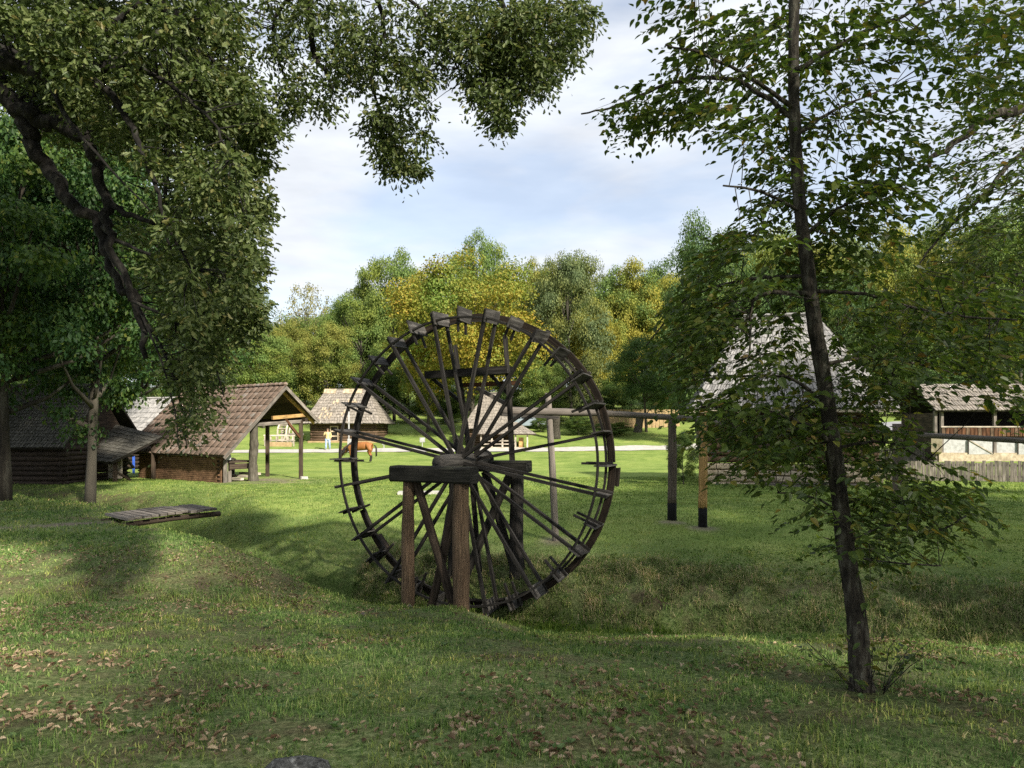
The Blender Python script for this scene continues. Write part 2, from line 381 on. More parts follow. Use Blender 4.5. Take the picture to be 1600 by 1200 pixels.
def ground_material():
    m, nt = newmat('meadow_grass_and_soil')
    tc = N(nt, 'ShaderNodeTexCoord').outputs['Object']
    def noise(s, d=5.0, r=.6): return N(nt, 'ShaderNodeTexNoise', {'Vector': tc, 'Scale': s, 'Detail': d, 'Roughness': r}).outputs['Fac']
    a = lambda n: N(nt, 'ShaderNodeAttribute', attribute_name=n).outputs['Fac']
    n_big, n_mid, n_fine = noise(.35), noise(2.2), noise(26.0, 4.0, .7)
    lawn = ramp(nt, n_fine, [(.32, (.036, .054, .018)), (.5, (.118, .172, .052)), (.66, (.26, .30, .13))])
    mown = ramp(nt, noise(1.3, 8.0, .75), [(.30, (.12, .180, .036)), (.5, (.18, .245, .058)), (.7, (.26, .30, .090))])
    lush = ramp(nt, n_fine, [(.3, (.035, .070, .010)), (.7, (.09, .15, .02))])
    dirt = ramp(nt, n_fine, [(.3, (.10, .08, .058)), (.7, (.27, .225, .17))])
    dry = ramp(nt, n_fine, [(.3, (.050, .036, .022)), (.7, (.17, .128, .08))])
    lawn = mixc(nt, ramp(nt, noise(7.0, 3.0), [(.45, (0, 0, 0)), (.65, (.38, .38, .38))]), lawn, (.20, .165, .085))
    c = mixc(nt, a('mown'), lawn, mown)
    c = mixc(nt, N(nt, 'ShaderNodeMath', {0: a('lush'), 1: ramp(nt, n_mid, [(.3, (.4, .4, .4)), (.6, (1, 1, 1))])}, operation='MULTIPLY').outputs[0], c, lush)
    c = mixc(nt, N(nt, 'ShaderNodeMath', {0: a('dry'), 1: ramp(nt, n_mid, [(.38, (.1, .1, .1)), (.62, (1, 1, 1))])}, operation='MULTIPLY').outputs[0], c, dry)
    c = mixc(nt, a('dirt'), c, dirt)
    c = mixc(nt, 1.0, c, ramp(nt, n_big, [(.32, (.70, .76, .70)), (.5, (1, 1, 1)), (.68, (1.22, 1.12, 1.15))]), 'MULTIPLY')
    finish(nt, c, .95, n_fine, .7, .03, .1)
    return m

# ------------------------------------------------------------------ ground, roads, paths
def grid_axis(parts):
    r = []
    for a, b, st in parts: r.extend(np.arange(a, b, st))
    r.append(parts[-1][1]); return np.array(r)
def path_mask(x, y):
    """the trodden path to the footbridge"""
    px = np.array([-20, -14, -9.9, -8.8, -8.1]); py = np.array([13.0, 12.9, 13.5, 14.0, 14.8])
    c = np.interp(x, px, py)
    return np.clip(1.25 - np.abs(y - c) / .42, 0, 1) * (x < -7.95) * np.clip((fbm(x * 2.0, y * 2.0, 21) - .3) * 4, .15, 1)
def attrs(x, y):
    t = ditch_t(x, y)
    mown = sst(1.4, 4.0, t)
    lush = np.exp(-((t + .15) / .75) ** 2) * .9 + .55 * np.exp(-((t - 1.6) / 1.2) ** 2) * sst(-.5, -2.5, x)
    dry = .95 * np.exp(-((t - 1.05) / .75) ** 2) * (1 - .75 * sst(-1.5, -4, x)) * fbm(x * 1.3, y * 1.3, 8) * 1.6
    gl = sst(-2.5, -4.2, x) * np.exp(-((y - 10.3) / .75) ** 2)                  # the brown side of the little gully
    dry = np.maximum(dry, gl * .95)
    dry = np.maximum(dry, .75 * sst(.50, .66, fbm(x * .8 + 5, y * .8, 12)) * (t < -.8))
    dirt = path_mask(x, y)
    a1 = np.array([-10.0, 27.3])
    dd = np.hypot((x + 9.6) / 2.4, (y - 27.6) / 1.9)
    dirt = np.maximum(dirt, np.clip(1.3 - dd, 0, 1) * np.clip((fbm(x * 2, y * 2, 31) - .25) * 4, 0, 1))
    for (qx, qy) in POLES_XY: dirt = np.maximum(dirt, np.clip(1.5 - np.hypot(x - qx, (y - qy)) / .30, 0, 1) * .8)
    k = sst(-9, -12, x) * np.exp(-((t - 1.2) / 1.2) ** 2)                        # bare bank under the trees
    dry = np.maximum(dry, k * .9)
    return dict(mown=mown, lush=np.clip(lush, 0, 1), dry=np.clip(dry, 0, 1), dirt=np.clip(dirt, 0, 1))
def at_px(px, d): return ((px - 800.0) * d / F, d)
POLES_XY = [at_px(1050, 15.2), at_px(1098, 14.6), at_px(868, 14.2)]

gx = grid_axis([(-220, -40, 6), (-40, -12, .7), (-12, 12, .14), (12, 44, .7), (44, 226, 6)])
gy = grid_axis([(-40, 2, 1.0), (2, 22, .13), (22, 90, .7), (90, 460, 7)])
GX, GY = np.meshgrid(gx, gy)
GZ = gz(GX, GY)
nx, ny = len(gx), len(gy)
ii = np.arange(nx * ny).reshape(ny, nx)
quads = np.stack([ii[:-1, :-1], ii[:-1, 1:], ii[1:, 1:], ii[1:, :-1]], -1).reshape(-1, 4)
me = mesh_from('ground', np.stack([GX, GY, GZ], -1), loops=quads.ravel(), starts=np.arange(len(quads)) * 4, smooth=True)
at = attrs(GX.ravel(), GY.ravel())
for k, v in at.items():
    a = me.attributes.new(k, 'FLOAT', 'POINT'); a.data.foreach_set('value', v.astype(np.float32))
ground = link('ground', me); me.materials.append(ground_material())
tag(ground, 'grassy ground with a ditch running under the water wheel', 'ground', kind='structure')

def strip(name, line, width, mat, lift, label, cat):
    line = [Vector((a, b, 0)) for a, b in line]
    pts = []
    for k in range(len(line) - 1):
        n = max(2, int((line[k + 1] - line[k]).length / 1.2))
        for q in range(n): pts.append(line[k].lerp(line[k + 1], q / n))
    pts.append(line[-1])
    vs = []; fs = []; m = 6
    for k, p in enumerate(pts):
        t = (pts[min(k + 1, len(pts) - 1)] - pts[max(k - 1, 0)]).normalized(); nrm = Vector((-t.y, t.x, 0))
        for j in range(m):
            w = (j / (m - 1) - .5) * width * (1 + random.uniform(-.14, .14))
            q = p + nrm * w
            vs.append((q.x, q.y, G(q.x, q.y) + lift))
    for k in range(len(pts) - 1):
        for j in range(m - 1):
            a = k * m + j; fs.append([a, a + 1, a + m + 1, a + m])
    o = MB().add(vs, fs).build(name, mat, smooth=True)
    tag(o, label, cat, kind='structure')
    return o
strip('road', [(-60, 52.5), (-30, 55.5), (-12, 57.2), (2, 57.8), (13, 59.5), (24, 62.5), (32, 66)], 3.4, M['road'], .03, 'pale gravel road crossing the meadow below the log house', 'road')
strip('road', [(28, 56), (34, 57.5), (42, 61), (60, 66)], 4.5, M['asphalt'], .07, 'grey paved road behind the open barn', 'road')

# ------------------------------------------------------------------ leaf and tree makers
OAK = [(0, 0), (.12, .05), (.22, .17), (.33, .12), (.45, .26), (.56, .16), (.70, .30), (.80, .17), (.93, .14), (1.0, 0)]
OVATE = [(0, 0), (.10, .16), (.30, .29), (.55, .27), (.80, .13), (1.0, 0)]
QUAD = [(0, 0), (.45, .34), (1.0, 0)]
def template(outline, fold=.12, droop=.10):
    n = len(outline)
    v = [(x, 0, -droop * x * x) for x, y in (outline[0], outline[-1])]
    up = [(x, y, fold * y * 2 - droop * x * x) for x, y in outline[1:-1]]
    dn = [(x, -y, fold * y * 2 - droop * x * x) for x, y in outline[1:-1]]
    V = np.array(v + up + dn, float)
    k = n - 2
    f = [[0] + [2 + k + i for i in range(k)] + [1], [1] + [2 + i for i in range(k - 1, -1, -1)] + [0]]
    return V, f
T_OAK, T_OVATE = template(OAK, .18, .18), template(OVATE, .14, .16)
T_QUAD = (np.array([(0, 0, 0), (.5, .36, .06), (1, 0, -.06), (.5, -.36, .06)]), [[0, 3, 2, 1]])
def unit(a): return a / np.maximum(np.linalg.norm(a, axis=1, keepdims=True), 1e-9)
def leaf_xf(Pn, A, Nn, S, T):
    A = unit(A); Nn = unit(Nn - A * np.sum(A * Nn, 1, keepdims=True)); B = np.cross(Nn, A)
    V = T[0]
    return (Pn[:, None, :] + S[:, None, None] * (V[None, :, 0:1] * A[:, None, :] + V[None, :, 1:2] * B[:, None, :] + V[None, :, 2:3] * Nn[:, None, :]))
def leaf_mesh(name, Pn, A, Nn, S, T):
    n = len(Pn); k = len(T[0])
    V = leaf_xf(Pn, A, Nn, S, T).reshape(-1, 3)
    lp = np.concatenate([np.array(f) for f in T[1]]); st = np.cumsum([0] + [len(f) for f in T[1][:-1]])
    loops = (np.arange(n)[:, None] * k + lp[None, :]).ravel(); starts = (np.arange(n)[:, None] * len(lp) + st[None, :]).ravel()
    return mesh_from(name, V, loops=loops, starts=starts)
def rdir(n, r=rng): return unit(r.normal(size=(n, 3)))

def crown_proto(seed, n, K=60, leaf=.018, rad=(.44, .44, .40), zc=.60, crad=(.075, .14), taper=0.0, flat=.65, hollow=.45, asym=.06):
    """a crown about one unit high and one unit wide, with its trunk and limbs"""
    r = np.random.default_rng(seed)
    d = rdir(K, r); rr = hollow + (1 - hollow) * r.random(K) ** .6
    c = d * rr[:, None] * np.array(rad)
    w = 1 - taper * np.clip((c[:, 2] + rad[2]) / (2 * rad[2]), 0, 1)
    c[:, 0] *= w; c[:, 1] *= w
    c[:, 0] += asym * np.sin(c[:, 2] * 9 + seed); c[:, 2] += zc
    cr = r.uniform(crad[0], crad[1], K)
    pick = r.choice(K, n, p=cr ** 2 / np.sum(cr ** 2))
    u = rdir(n, r); u[:, 2] = np.where(r.random(n) < .72, np.abs(u[:, 2]), u[:, 2])
    q = r.random(n) ** .45
    off = u * (cr[pick] * q)[:, None]; off[:, 2] *= flat
    pos = c[pick] + off + r.normal(size=(n, 3)) * .008
    nor = unit(u * .9 + np.array([0, 0, .55]) + r.normal(size=(n, 3)) * .55)
    ax = np.cross(nor, rdir(n, r))
    crown = leaf_mesh('crown', pos, ax, nor, leaf * r.uniform(.6, 1.35, n), T_QUAD)
    b = MB(); random.seed(seed)
    lean = Vector((r.normal() * .02, r.normal() * .02, 0))
    tp = [Vector((0, 0, -.02)), Vector((0, 0, .2)) + lean * .4, Vector((0, 0, .45)) + lean, Vector((0, 0, .8)) + lean * 1.6]
    b.log(tp, [.021, .016, .011, .004], 8, .06, 3)
    for k in range(0, K, max(1, K // 16)):
        e = Vector(c[k]); h = max(.14, min(.7, e.z * .62)); s_ = Vector((0, 0, h)) + lean * h * 2
        mid = s_.lerp(e, .5) + Vector((0, 0, -.02 + r.normal() * .01))
        b.log([s_, mid, e], [.007, .005, .002], 5, .05, 2)
    return crown, b.mesh('trunk', True)

PROTO = {
    'round': crown_proto(11, 46000, 100, .0152),
    'lumpy': crown_proto(23, 48000, 70, .0150, crad=(.09, .17), flat=.75, asym=.09),
    'tall': crown_proto(37, 40000, 90, .0145, rad=(.40, .40, .44), zc=.56, crad=(.06, .12), taper=.45),
    'open': crown_proto(41, 15000, 70, .018, rad=(.46, .46, .42), zc=.58, crad=(.05, .10), flat=.5),
    'full': crown_proto(53, 48000, 110, .0152, rad=(.46, .46, .48), zc=.52, crad=(.08, .15)),
    'veil': crown_proto(59, 6500, 150, .020, rad=(.46, .46, .42), zc=.56, crad=(.05, .10), flat=.7, hollow=.15),
    'dome': crown_proto(67, 46000, 100, .0152, rad=(.46, .46, .46), zc=.52, crad=(.08, .14), taper=.35),
}
MID = {
    'a': crown_proto(71, 52000, 150, .0125, rad=(.46, .46, .42), zc=.58, crad=(.055, .10), flat=.4, hollow=.25),
    'b': crown_proto(83, 50000, 150, .0125, rad=(.46, .46, .42), zc=.57, crad=(.055, .11), flat=.4, hollow=.25),
}
def plant_tree(name, x, y, width, height, proto, leafm, label, cat='tree', group=None, rz=None, barkm=None, lib=PROTO, depth=None):
    e = empty(name, (x, y, G(x, y) - .05), random.uniform(0, 6.28) if rz is None else rz, label, cat, group)
    e.scale = (width, depth or width, height)
    cm, tm = lib[proto]
    for nm, me_, mt in (('crown', cm, leafm), ('trunk', tm, barkm or M['bark_grey'])):
        o = bpy.data.objects.new(nm, me_); COL.objects.link(o); o.parent = e
        if len(me_.materials) == 0: me_.materials.append(mt)
        o.material_slots[0].link = 'OBJECT'; o.material_slots[0].material = mt
    return e
def tree_px(name, px, top, halfw, d, proto, leafm, label, group=None, rz=None, **kw):
    x = (px - 800.0) * d / F
    h = EYE - (top - HOR) * d / F - G(x, d) + .05
    return plant_tree(name, x, d, 2 * halfw * d / F / .96, h, proto, leafm, label, 'tree', group, rz, **kw)

# ------------------------------------------------------------------ building makers
def shingles(mb, bl, br, tr, tl, rows, width, thick=.03, lap=.25, jit=.25):
    """rows of shingles over a four-sided roof plane, each a wedge proud of the next"""
    bl, br, tr, tl = map(Vector, (bl, br, tr, tl))
    nrm = (br - bl).cross(tl - bl).normalized()
    for r in range(rows):
        v0 = r / rows; v1 = min(1.0, (r + 1 + lap) / rows)
        a0, b0 = bl.lerp(tl, v0), br.lerp(tr, v0); a1, b1 = bl.lerp(tl, v1), br.lerp(tr, v1)
        n = max(1, int(round((b0 - a0).length / width)))
        cuts = [0.0] + [(k + random.uniform(-jit, jit) * .6) / n for k in range(1, n)] + [1.0]
        for k in range(n):
            u0, u1 = cuts[k] + .0015, cuts[k + 1] - .0015
            dv = random.uniform(-.12, .05) / rows
            lift = thick * random.uniform(.8, 1.35)
            down = (bl - tl).normalized() * (-dv * (tl - bl).length) * 0 + (bl.lerp(tl, dv) - bl)
            p = [a0.lerp(b0, u0) + down, a0.lerp(b0, u1) + down, a1.lerp(b1, u1), a1.lerp(b1, u0)]
            top = [p[0] + nrm * lift, p[1] + nrm * lift, p[2] + nrm * .004, p[3] + nrm * .004]
            vs = top + [p[0] - nrm * .002, p[1] - nrm * .002]
            o = random.uniform(0, 60); h = (p[3] - p[0]).length; w = (p[1] - p[0]).length
            mb.add(vs, [[0, 1, 2, 3], [4, 5, 1, 0], [4, 0, 3], [1, 5, 2]],
                   [[(o, o), (o, o + w), (o + h, o + w), (o + h, o)], [(o, o), (o, o + w), (o, o + w), (o, o)], [(o, o)] * 3, [(o, o)] * 3])
def slab_quad(mb, bl, br, tr, tl, th=.08):
    bl, br, tr, tl = map(Vector, (bl, br, tr, tl))
    n = (br - bl).cross(tl - bl).normalized() * th
    vs = [bl, br, tr, tl, bl - n, br - n, tr - n, tl - n]
    mb.add(vs, [[0, 1, 2, 3], [7, 6, 5, 4], [0, 4, 5, 1], [1, 5, 6, 2], [2, 6, 7, 3], [3, 7, 4, 0]])
class Frame:
    """local axes of a building: a along the front, b into the depth, z up (absolute)"""
    def __init__(s, x, y, ang): s.o = Vector((x, y, 0)); s.a = Vector((math.cos(ang), math.sin(ang), 0)); s.b = Vector((-math.sin(ang), math.cos(ang), 0)); s.ang = ang
    def __call__(s, a, b, z): return s.o + s.a * a + s.b * b + Vector((0, 0, z))
def hip_roof(root, fr, a0, a1, b0, b1, z_e, ra0, ra1, rb, z_r, mat, rows, width, sides='flrb', thick=.035, und=None):
    """roof (> shingles) on a rectangle of eaves with a ridge from ra0 to ra1"""
    cor = dict(fl=fr(a0, b0, z_e), frr=fr(a1, b0, z_e), bl=fr(a0, b1, z_e), br=fr(a1, b1, z_e), r0=fr(ra0, rb, z_r), r1=fr(ra1, rb, z_r))
    s = MB()
    slab_quad(s, cor['fl'], cor['frr'], cor['r1'], cor['r0']); slab_quad(s, cor['br'], cor['bl'], cor['r0'], cor['r1'])
    for a, b, r in (('bl', 'fl', 'r0'), ('frr', 'br', 'r1')):
        A, B, R = cor[a], cor[b], cor[r]
        if 'l' in sides and a == 'bl' or 'r' in sides and a == 'frr':
            n = (B - A).cross(R - A).normalized() * .08
            s.add([A, B, R, A - n, B - n, R - n], [[0, 1, 2], [5, 4, 3], [0, 3, 4, 1], [1, 4, 5, 2], [2, 5, 3, 0]])
    roof = s.build('roof', und or M['void'], root)
    sh = MB()
    if 'f' in sides: shingles(sh, cor['fl'], cor['frr'], cor['r1'], cor['r0'], rows, width, thick)
    if 'b' in sides: shingles(sh, cor['br'], cor['bl'], cor['r0'], cor['r1'], rows, width * 2, thick)
    if 'l' in sides: shingles(sh, cor['bl'], cor['fl'], cor['r0'], cor['r0'] + (cor['bl'] - cor['fl']).normalized() * .02, rows, width, thick)
    if 'r' in sides: shingles(sh, cor['frr'], cor['br'], cor['r1'] , cor['r1'] + (cor['br'] - cor['frr']).normalized() * .02, rows, width, thick)
    o = sh.build('shingles', mat, roof); tag(o, kind='stuff')
    m = MB(); m.log([cor['r0'] + Vector((0, 0, .03)), cor['r1'] + Vector((0, 0, .03))], [.07, .07], 6, .05, 4); m.build('ridge_cap', mat, roof)
    return roof
def log_wall(root, p0, p1, z0, z1, n, mat, rad=None, overhang=.12):
    """a wall of stacked logs, each a part"""
    p0, p1 = Vector(p0), Vector(p1); d = (p1 - p0).normalized(); h = (z1 - z0) / n; r = rad or h * .54
    for k in range(n):
        e = overhang if k % 2 == 0 else overhang * .55
        z = z0 + h * (k + .5)
        a = p0 - d * e; b = p1 + d * e
        MB().log([(a.x, a.y, z), ((a.x + b.x) / 2, (a.y + b.y) / 2, z + random.uniform(-.015, .015)), (b.x, b.y, z)], [r * random.uniform(.93, 1.05)] * 3, 8, .04, 3).build('log', mat, root, True)

# ------------------------------------------------------------------ the water wheel
WA = math.atan2(.4, .9165)
WO = Vector((-.89, 11.63, 0)); WU = Vector((math.cos(WA), -math.sin(WA), 0)); WW = Vector((math.sin(WA), math.cos(WA), 0))
AX = 1.13
def W(u, w, z): return WO + WU * u + WW * w + Vector((0, 0, z))
def WP(th, r, w): return W(r * math.sin(th), w, AX + r * math.cos(th))
wheel = empty('water_wheel', W(0, 0, AX), 0, 'big dark wooden water wheel with paired spokes standing in the ditch', 'water wheel')
NP = 32; DW = .46
# axle
b = MB(); b.log([W(0, -.64, AX), W(0, -.5, AX), W(0, .2, AX), W(0, 1.1, AX), W(0, 1.12, AX)], [.128, .13, .135, .14, .12], 14, .03, 4); b.build('axle', M['grey_axle'], wheel, True)
b = MB()
for w0 in (.95,):
    b.log([W(0, w0, AX), W(0, w0 + .06, AX)], [.175, .175], 16, .0, 1)
b.build('axle_band', M['tar'], wheel, True)
def hoop(name, r, w, sw, sh, mat):
    s = MB(); n = 96
    pts = [WP(2 * math.pi * k / n, r + .012 * math.sin(5.3 * k / n * 6.28) * .5, w) for k in range(n + 1)]
    s.sweep(pts, [(-sw / 2, -sh / 2), (sw / 2, -sh / 2), (sw / 2, sh / 2), (-sw / 2, sh / 2)], None, WW, .0, False)
    s.build(name, mat, wheel)
hoop('hoop', 2.385, 0.0, .034, .040, M['wheel_wood'])
hoop('hoop', 2.385, DW, .034, .040, M['wheel_wood'])
# thick far rim: curved boards
for k in range(16):
    a0, a1 = 2 * math.pi * k / 16 + .004, 2 * math.pi * (k + 1) / 16 - .004
    s = MB(); n = 6; jr = random.uniform(-.008, .008); jw = random.uniform(-.006, .006)
    vs = []
    for q in range(n + 1):
        a = a0 + (a1 - a0) * q / n
        for (r, w) in ((2.410, .50), (2.520, .50), (2.520, .56), (2.410, .56)): vs.append(WP(a, r + jr, w + jw))
    fs = []; uv = []
    for q in range(n):
        for i in range(4):
            fs.append([q * 4 + i, q * 4 + (i + 1) % 4, q * 4 + 4 + (i + 1) % 4, q * 4 + 4 + i])
            u0, u1 = q * .16 + k, (q + 1) * .16 + k
            uv.append([(u0, i * .12), (u0, i * .12 + .12), (u1, i * .12 + .12), (u1, i * .12)])
    fs += [[3, 2, 1, 0], [n * 4, n * 4 + 1, n * 4 + 2, n * 4 + 3]]; uv += [[(0, 0)] * 4] * 2
    s.add(vs, fs, uv); s.build('rim_board', M['rim_wood'], wheel)
# spokes in pairs
for k in range(1, NP, 2):
    th = 2 * math.pi * k / NP + random.uniform(-.012, .012)
    for w in (-.005, DW - .02):
        if k == 7 and w < .1: continue            # one spoke is missing
        j = random.uniform(-.01, .01)
        off = .035 if (k // 2) % 2 else -.035
        s = MB(); s.bar(WP(th, .10, w + off), WP(th + j * .4, 2.53 + random.uniform(-.03, .05), w + .03), .048, .062, up=WW, seg=5, jit=.06)
        s.build('spoke', M['wheel_wood'], wheel)
# paddles with their pegs
for k in range(NP):
    th = 2 * math.pi * k / NP + random.uniform(-.014, .014)
    t = Vector(WU * math.cos(th) + Vector((0, 0, -math.sin(th))))
    rd = Vector(WU * math.sin(th) + Vector((0, 0, math.cos(th))))
    r0, r1 = 2.335, 2.55 + random.uniform(-.02, .03)
    w0, w1 = -.03 + random.uniform(-.03, .03), .50 + random.uniform(-.01, .04)
    s = MB(); tw = random.uniform(-.05, .05)
    lift = t * .022
    s.bar(WP(th, (r0 + r1) / 2, w0) + lift + rd * tw * .3, WP(th, (r0 + r1) / 2, w1 if w1 < .497 else .494) + lift - rd * tw * .3, r1 - r0, .022, up=t, seg=3, jit=.03)
    pd = s.build('paddle', M['paddle_wood'], wheel)
    if k % 2 == 0:
        for w in (.07, .34):
            s = MB(); s.bar(WP(th, 2.13 + random.uniform(-.03, .03), w) - t * .012, WP(th, r1 + random.uniform(-.04, .02), w) - t * .012, .034, .040, up=WW, seg=2, jit=.06)
            s.build('peg', M['wheel_wood'], wheel)
# wooden water boxes fixed to the far side of the rim
for th, r in ((1.66, 2.475), (-2.25, 2.42)):
    c = WP(th, r, .63); rd = Vector(WU * math.sin(th) + Vector((0, 0, math.cos(th)))); t = Vector(WU * math.cos(th) + Vector((0, 0, -math.sin(th))))
    s = MB()
    s.bar(c - t * .15, c + t * .15, .13, .020, up=rd); s.bar(c - t * .15 + rd * .075, c + t * .15 + rd * .075, .13, .020, up=rd)
    s.bar(c - t * .14 + rd * .038 - WW * .06, c + t * .14 + rd * .038 - WW * .06, 0.06, .018, up=WW)
    s.bar(c - t * .14 + rd * .038 + WW * .06, c + t * .14 + rd * .038 + WW * .06, 0.06, .018, up=WW)
    s.build('bucket', M['rim_wood'], wheel)

# the two stands that carry the axle
st = empty('axle_stand', W(0, -.8, -1.1), 0, 'front wooden stand with a heavy beam on two posts carrying the wheel axle', 'wheel stand')
b = MB(); b.bar(W(-.72, -.80, .965), W(.70, -.80, .965), .30, .25, up=(0, 0, 1), seg=8, jit=.018, ch=.03); b.build('beam', M['beam_wood'], st)
def zg(u, w): p = W(u, w, 0); return G(p.x, p.y)
b = MB(); b.log([W(-.46, -.80, zg(-.46, -.8) - .2), W(-.47, -.80, 0), W(-.45, -.80, .845)], [.105, .098, .09], 14, .05, 5); b.build('post', M['post_wood'], st, True)
b = MB(); b.log([W(.48, -.80, zg(.48, -.8) - .2), W(.47, -.80, 0), W(.48, -.80, .845)], [.125, .13, .12], 16, .05, 5); b.build('post', M['post_wood'], st, True)
b = MB(); b.bar(W(-.36, -.73, .85), W(.42, -.71, zg(.4, -.7) - .1), .13, .13, seg=6, jit=.04, ch=.03); b.build('brace', M['bracing_wood'], st)
b = MB(); b.bar(W(.36, -.60, .85), W(-.26, -.58, zg(-.25, -.6) - .1), .15, .13, seg=6, jit=.04, ch=.03); b.build('brace', M['bracing_wood'], st)
b = MB(); b.log([W(-.55, -.62, zg(-.5, -.6) + .16), W(.30, -.50, zg(.1, -.5) + .22)], [.035, .03], 7, .06, 3); b.build('tie_pole', M['grey_wood'], st, True)

s2 = empty('axle_stand', W(0, 1.0, -1.2), 0, 'rear axle stand behind the wheel with crossed dark braces under its beam', 'wheel stand')
b = MB(); b.bar(W(-.80, 1.0, 1.0), W(.86, 1.0, 1.02), .26, .20, up=(0, 0, 1), seg=6, jit=.02, ch=.03); b.build('beam', M['beam_wood'], s2)
b = MB(); b.log([W(.62, 1.0, zg(.62, 1.0) - .2), W(.62, 1.0, 0), W(.64, 1.0, .91)], [.125, .12, .11], 12, .05, 5); b.build('post', M['wheel_wood'], s2, True)
b = MB(); b.log([W(-.62, 1.0, zg(-.62, 1.0) - .2), W(-.62, 1.0, 0), W(-.6, 1.0, .91)], [.11, .10, .10], 12, .05, 5); b.build('post', M['wheel_wood'], s2, True)
b = MB(); b.bar(W(.55, .90, .90), W(-.42, .88, zg(-.4, .9) - .1), .15, .14, seg=6, jit=.04, ch=.03); b.build('brace', M['wheel_wood'], s2)
b = MB(); b.bar(W(-.05, 1.12, .90), W(.60, 1.12, zg(.6, 1.1) - .1), .15, .14, seg=6, jit=.04, ch=.03); b.build('brace', M['wheel_wood'], s2)

# tall frame that catches the water behind the wheel
tf = empty('trough_frame', W(.1, 1.3, -1.0), 0, 'tall thin frame of two posts holding a wooden water trough behind the wheel', 'trough stand')
def PW(px, py, w):
    """point of the vertical plane w metres behind the near hoop seen at that place"""
    k = (px - 800.0) / F
    # WO + u*WU + w*WW : x = k*y
    u = (k * (WO.y + w * WW.y) - (WO.x + w * WW.x)) / (WU.x - k * WU.y)
    p = W(u, w, 0); p.z = EYE - (py - HOR) * p.y / F
    return p
tw_ = 1.22
b = MB(); b.bar(PW(789, 526, tw_), PW(795, 600, tw_), .085, .085, seg=3, jit=.04); b.bar(PW(795, 600, tw_), PW(803, 780, tw_), .12, .10, seg=4, jit=.04); b.bar(PW(803, 780, tw_), W(.66, 1.24, zg(.66, 1.2) - .2), .12, .10, seg=4, jit=.04); b.build('post', M['wheel_wood'], tf)
b = MB(); b.bar(PW(711, 540, tw_), PW(721, 610, tw_), .07, .07, seg=3, jit=.04); b.bar(PW(721, 610, tw_), PW(735, 720, tw_), .10, .09, seg=4, jit=.04); b.bar(PW(735, 720, tw_), W(-.2, 1.24, zg(-.2, 1.2) - .2), .10, .09, seg=4, jit=.04); b.build('post', M['wheel_wood'], tf)
a_, c_ = PW(664, 586, 1.05), PW(793, 577, 1.05)
tr_ = MB()
tr_.bar(a_, c_, .035, .135, up=(0, 0, 1), seg=4, jit=.02, ch=0)
tr_.bar(a_ + WW * .24, c_ + WW * .24, .035, .135, up=(0, 0, 1), seg=4, jit=.02)
tr_.bar(a_ + WW * .12 - Vector((0, 0, .05)), c_ + WW * .12 - Vector((0, 0, .05)), .205, .03, up=(0, 0, 1), seg=2)
tr_.build('trough', M['wheel_wood'], tf)
b = MB(); b.bar(PW(720, 602, 1.32), PW(812, 598, 1.32), .04, .075, up=(0, 0, 1), seg=3, jit=.03); b.build('cross_board', M['red_board'], tf)
b = MB(); b.bar(PW(676, 592, 1.30), PW(735, 640, 1.30), .05, .06); b.build('brace', M['wheel_wood'], tf)
b = MB(); b.bar(PW(767, 586, 1.30), PW(800, 622, 1.30), .05, .06); b.build('brace', M['wheel_wood'], tf)
b = MB(); b.bar(PW(745, 606, 1.36), PW(796, 634, 1.36), .06, .07); b.build('brace', M['grey_wood'], tf)

# ------------------------------------------------------------------ log flume on poles
def flume_log(pts, r, label, mat=M['grey_wood']):
    b = MB(); c = [Vector(p) for p in pts]
    b.log(c, r, 12, .04, 6)
    o = b.build('flume_log', mat, None, True)
    return tag(o, label, 'log pipe', 'hollowed log flume running right from the wheel')
flume_log([P(784, 642, 13.5), P(930, 645, 14.6), P(1094, 655, 15.4)], [.085, .068, .062], 'long grey log of the flume between the wheel and the two tarred poles')
flume_log([P(1088, 660, 15.25), P(1250, 668, 15.8), P(1404, 677, 16.4)], [.068, .064, .066], 'grey flume log passing behind the slender tree trunk')
flume_log([P(1398, 678, 16.15), P(1500, 683, 15.9), P(1640, 691, 15.6)], [.062, .064, .066], 'grey flume log passing in front of the open barn and plank fence')
o = MB(); o.bar(P(783, 646, 13.3) + Vector((0, .02, -.02)), P(872, 648, 13.9) + Vector((0, .02, -.06)), .06, .05, seg=3, jit=.03)
tag(o.build('support_pole', M['wheel_wood']), 'dark squared pole lying under the wheel end of the flume log', 'pole')
def pole(px, ytop, ybase, d, r, mat, label, tarred=0.0, lean=0.0, dtop=None):
    x, y = at_px(px, d); g = G(x, y)
    top = P(px + lean, ytop, d).z
    e = empty('flume_pole', (x, y, g), 0, label, 'pole', 'poles carrying the log flume')
    lx = lean * d / F
    b = MB(); z0 = g + tarred
    f = lambda z: Vector((x + lx * (z - g) / (top - g), y, z))
    b.log([f(z0 - (.02 if tarred else .25)), f((z0 + top) / 2) + Vector((.012, 0, 0)), f(top)], [r, r * .97, r * .86], 14, .04, 6); b.build('shaft', mat, e, True)
    if tarred:
        b = MB(); b.log([f(g - .25), f(z0)], [r * 1.03, r * 1.02], 14, .02, 3); b.build('tarred_foot', M['tar'], e, True)
    return e
pole(868, 614, 852, 14.2, .072, M['grey_wood'], 'slim grey pole just behind the right rim of the wheel', 0, -12)
pole(1050, 650, 806, 15.55, .100, M['pole_wood'], 'grey brown flume pole with a black tarred foot', .38)
pole(1098, 655, 818, 14.75, .092, M['fresh_wood'], 'pale fresh peeled flume pole with a black tarred foot', .42)
pole(1402, 662, 740, 16.1, .12, M['pole_wood'], 'stout pole under the flume log in front of the plank fence', 0)
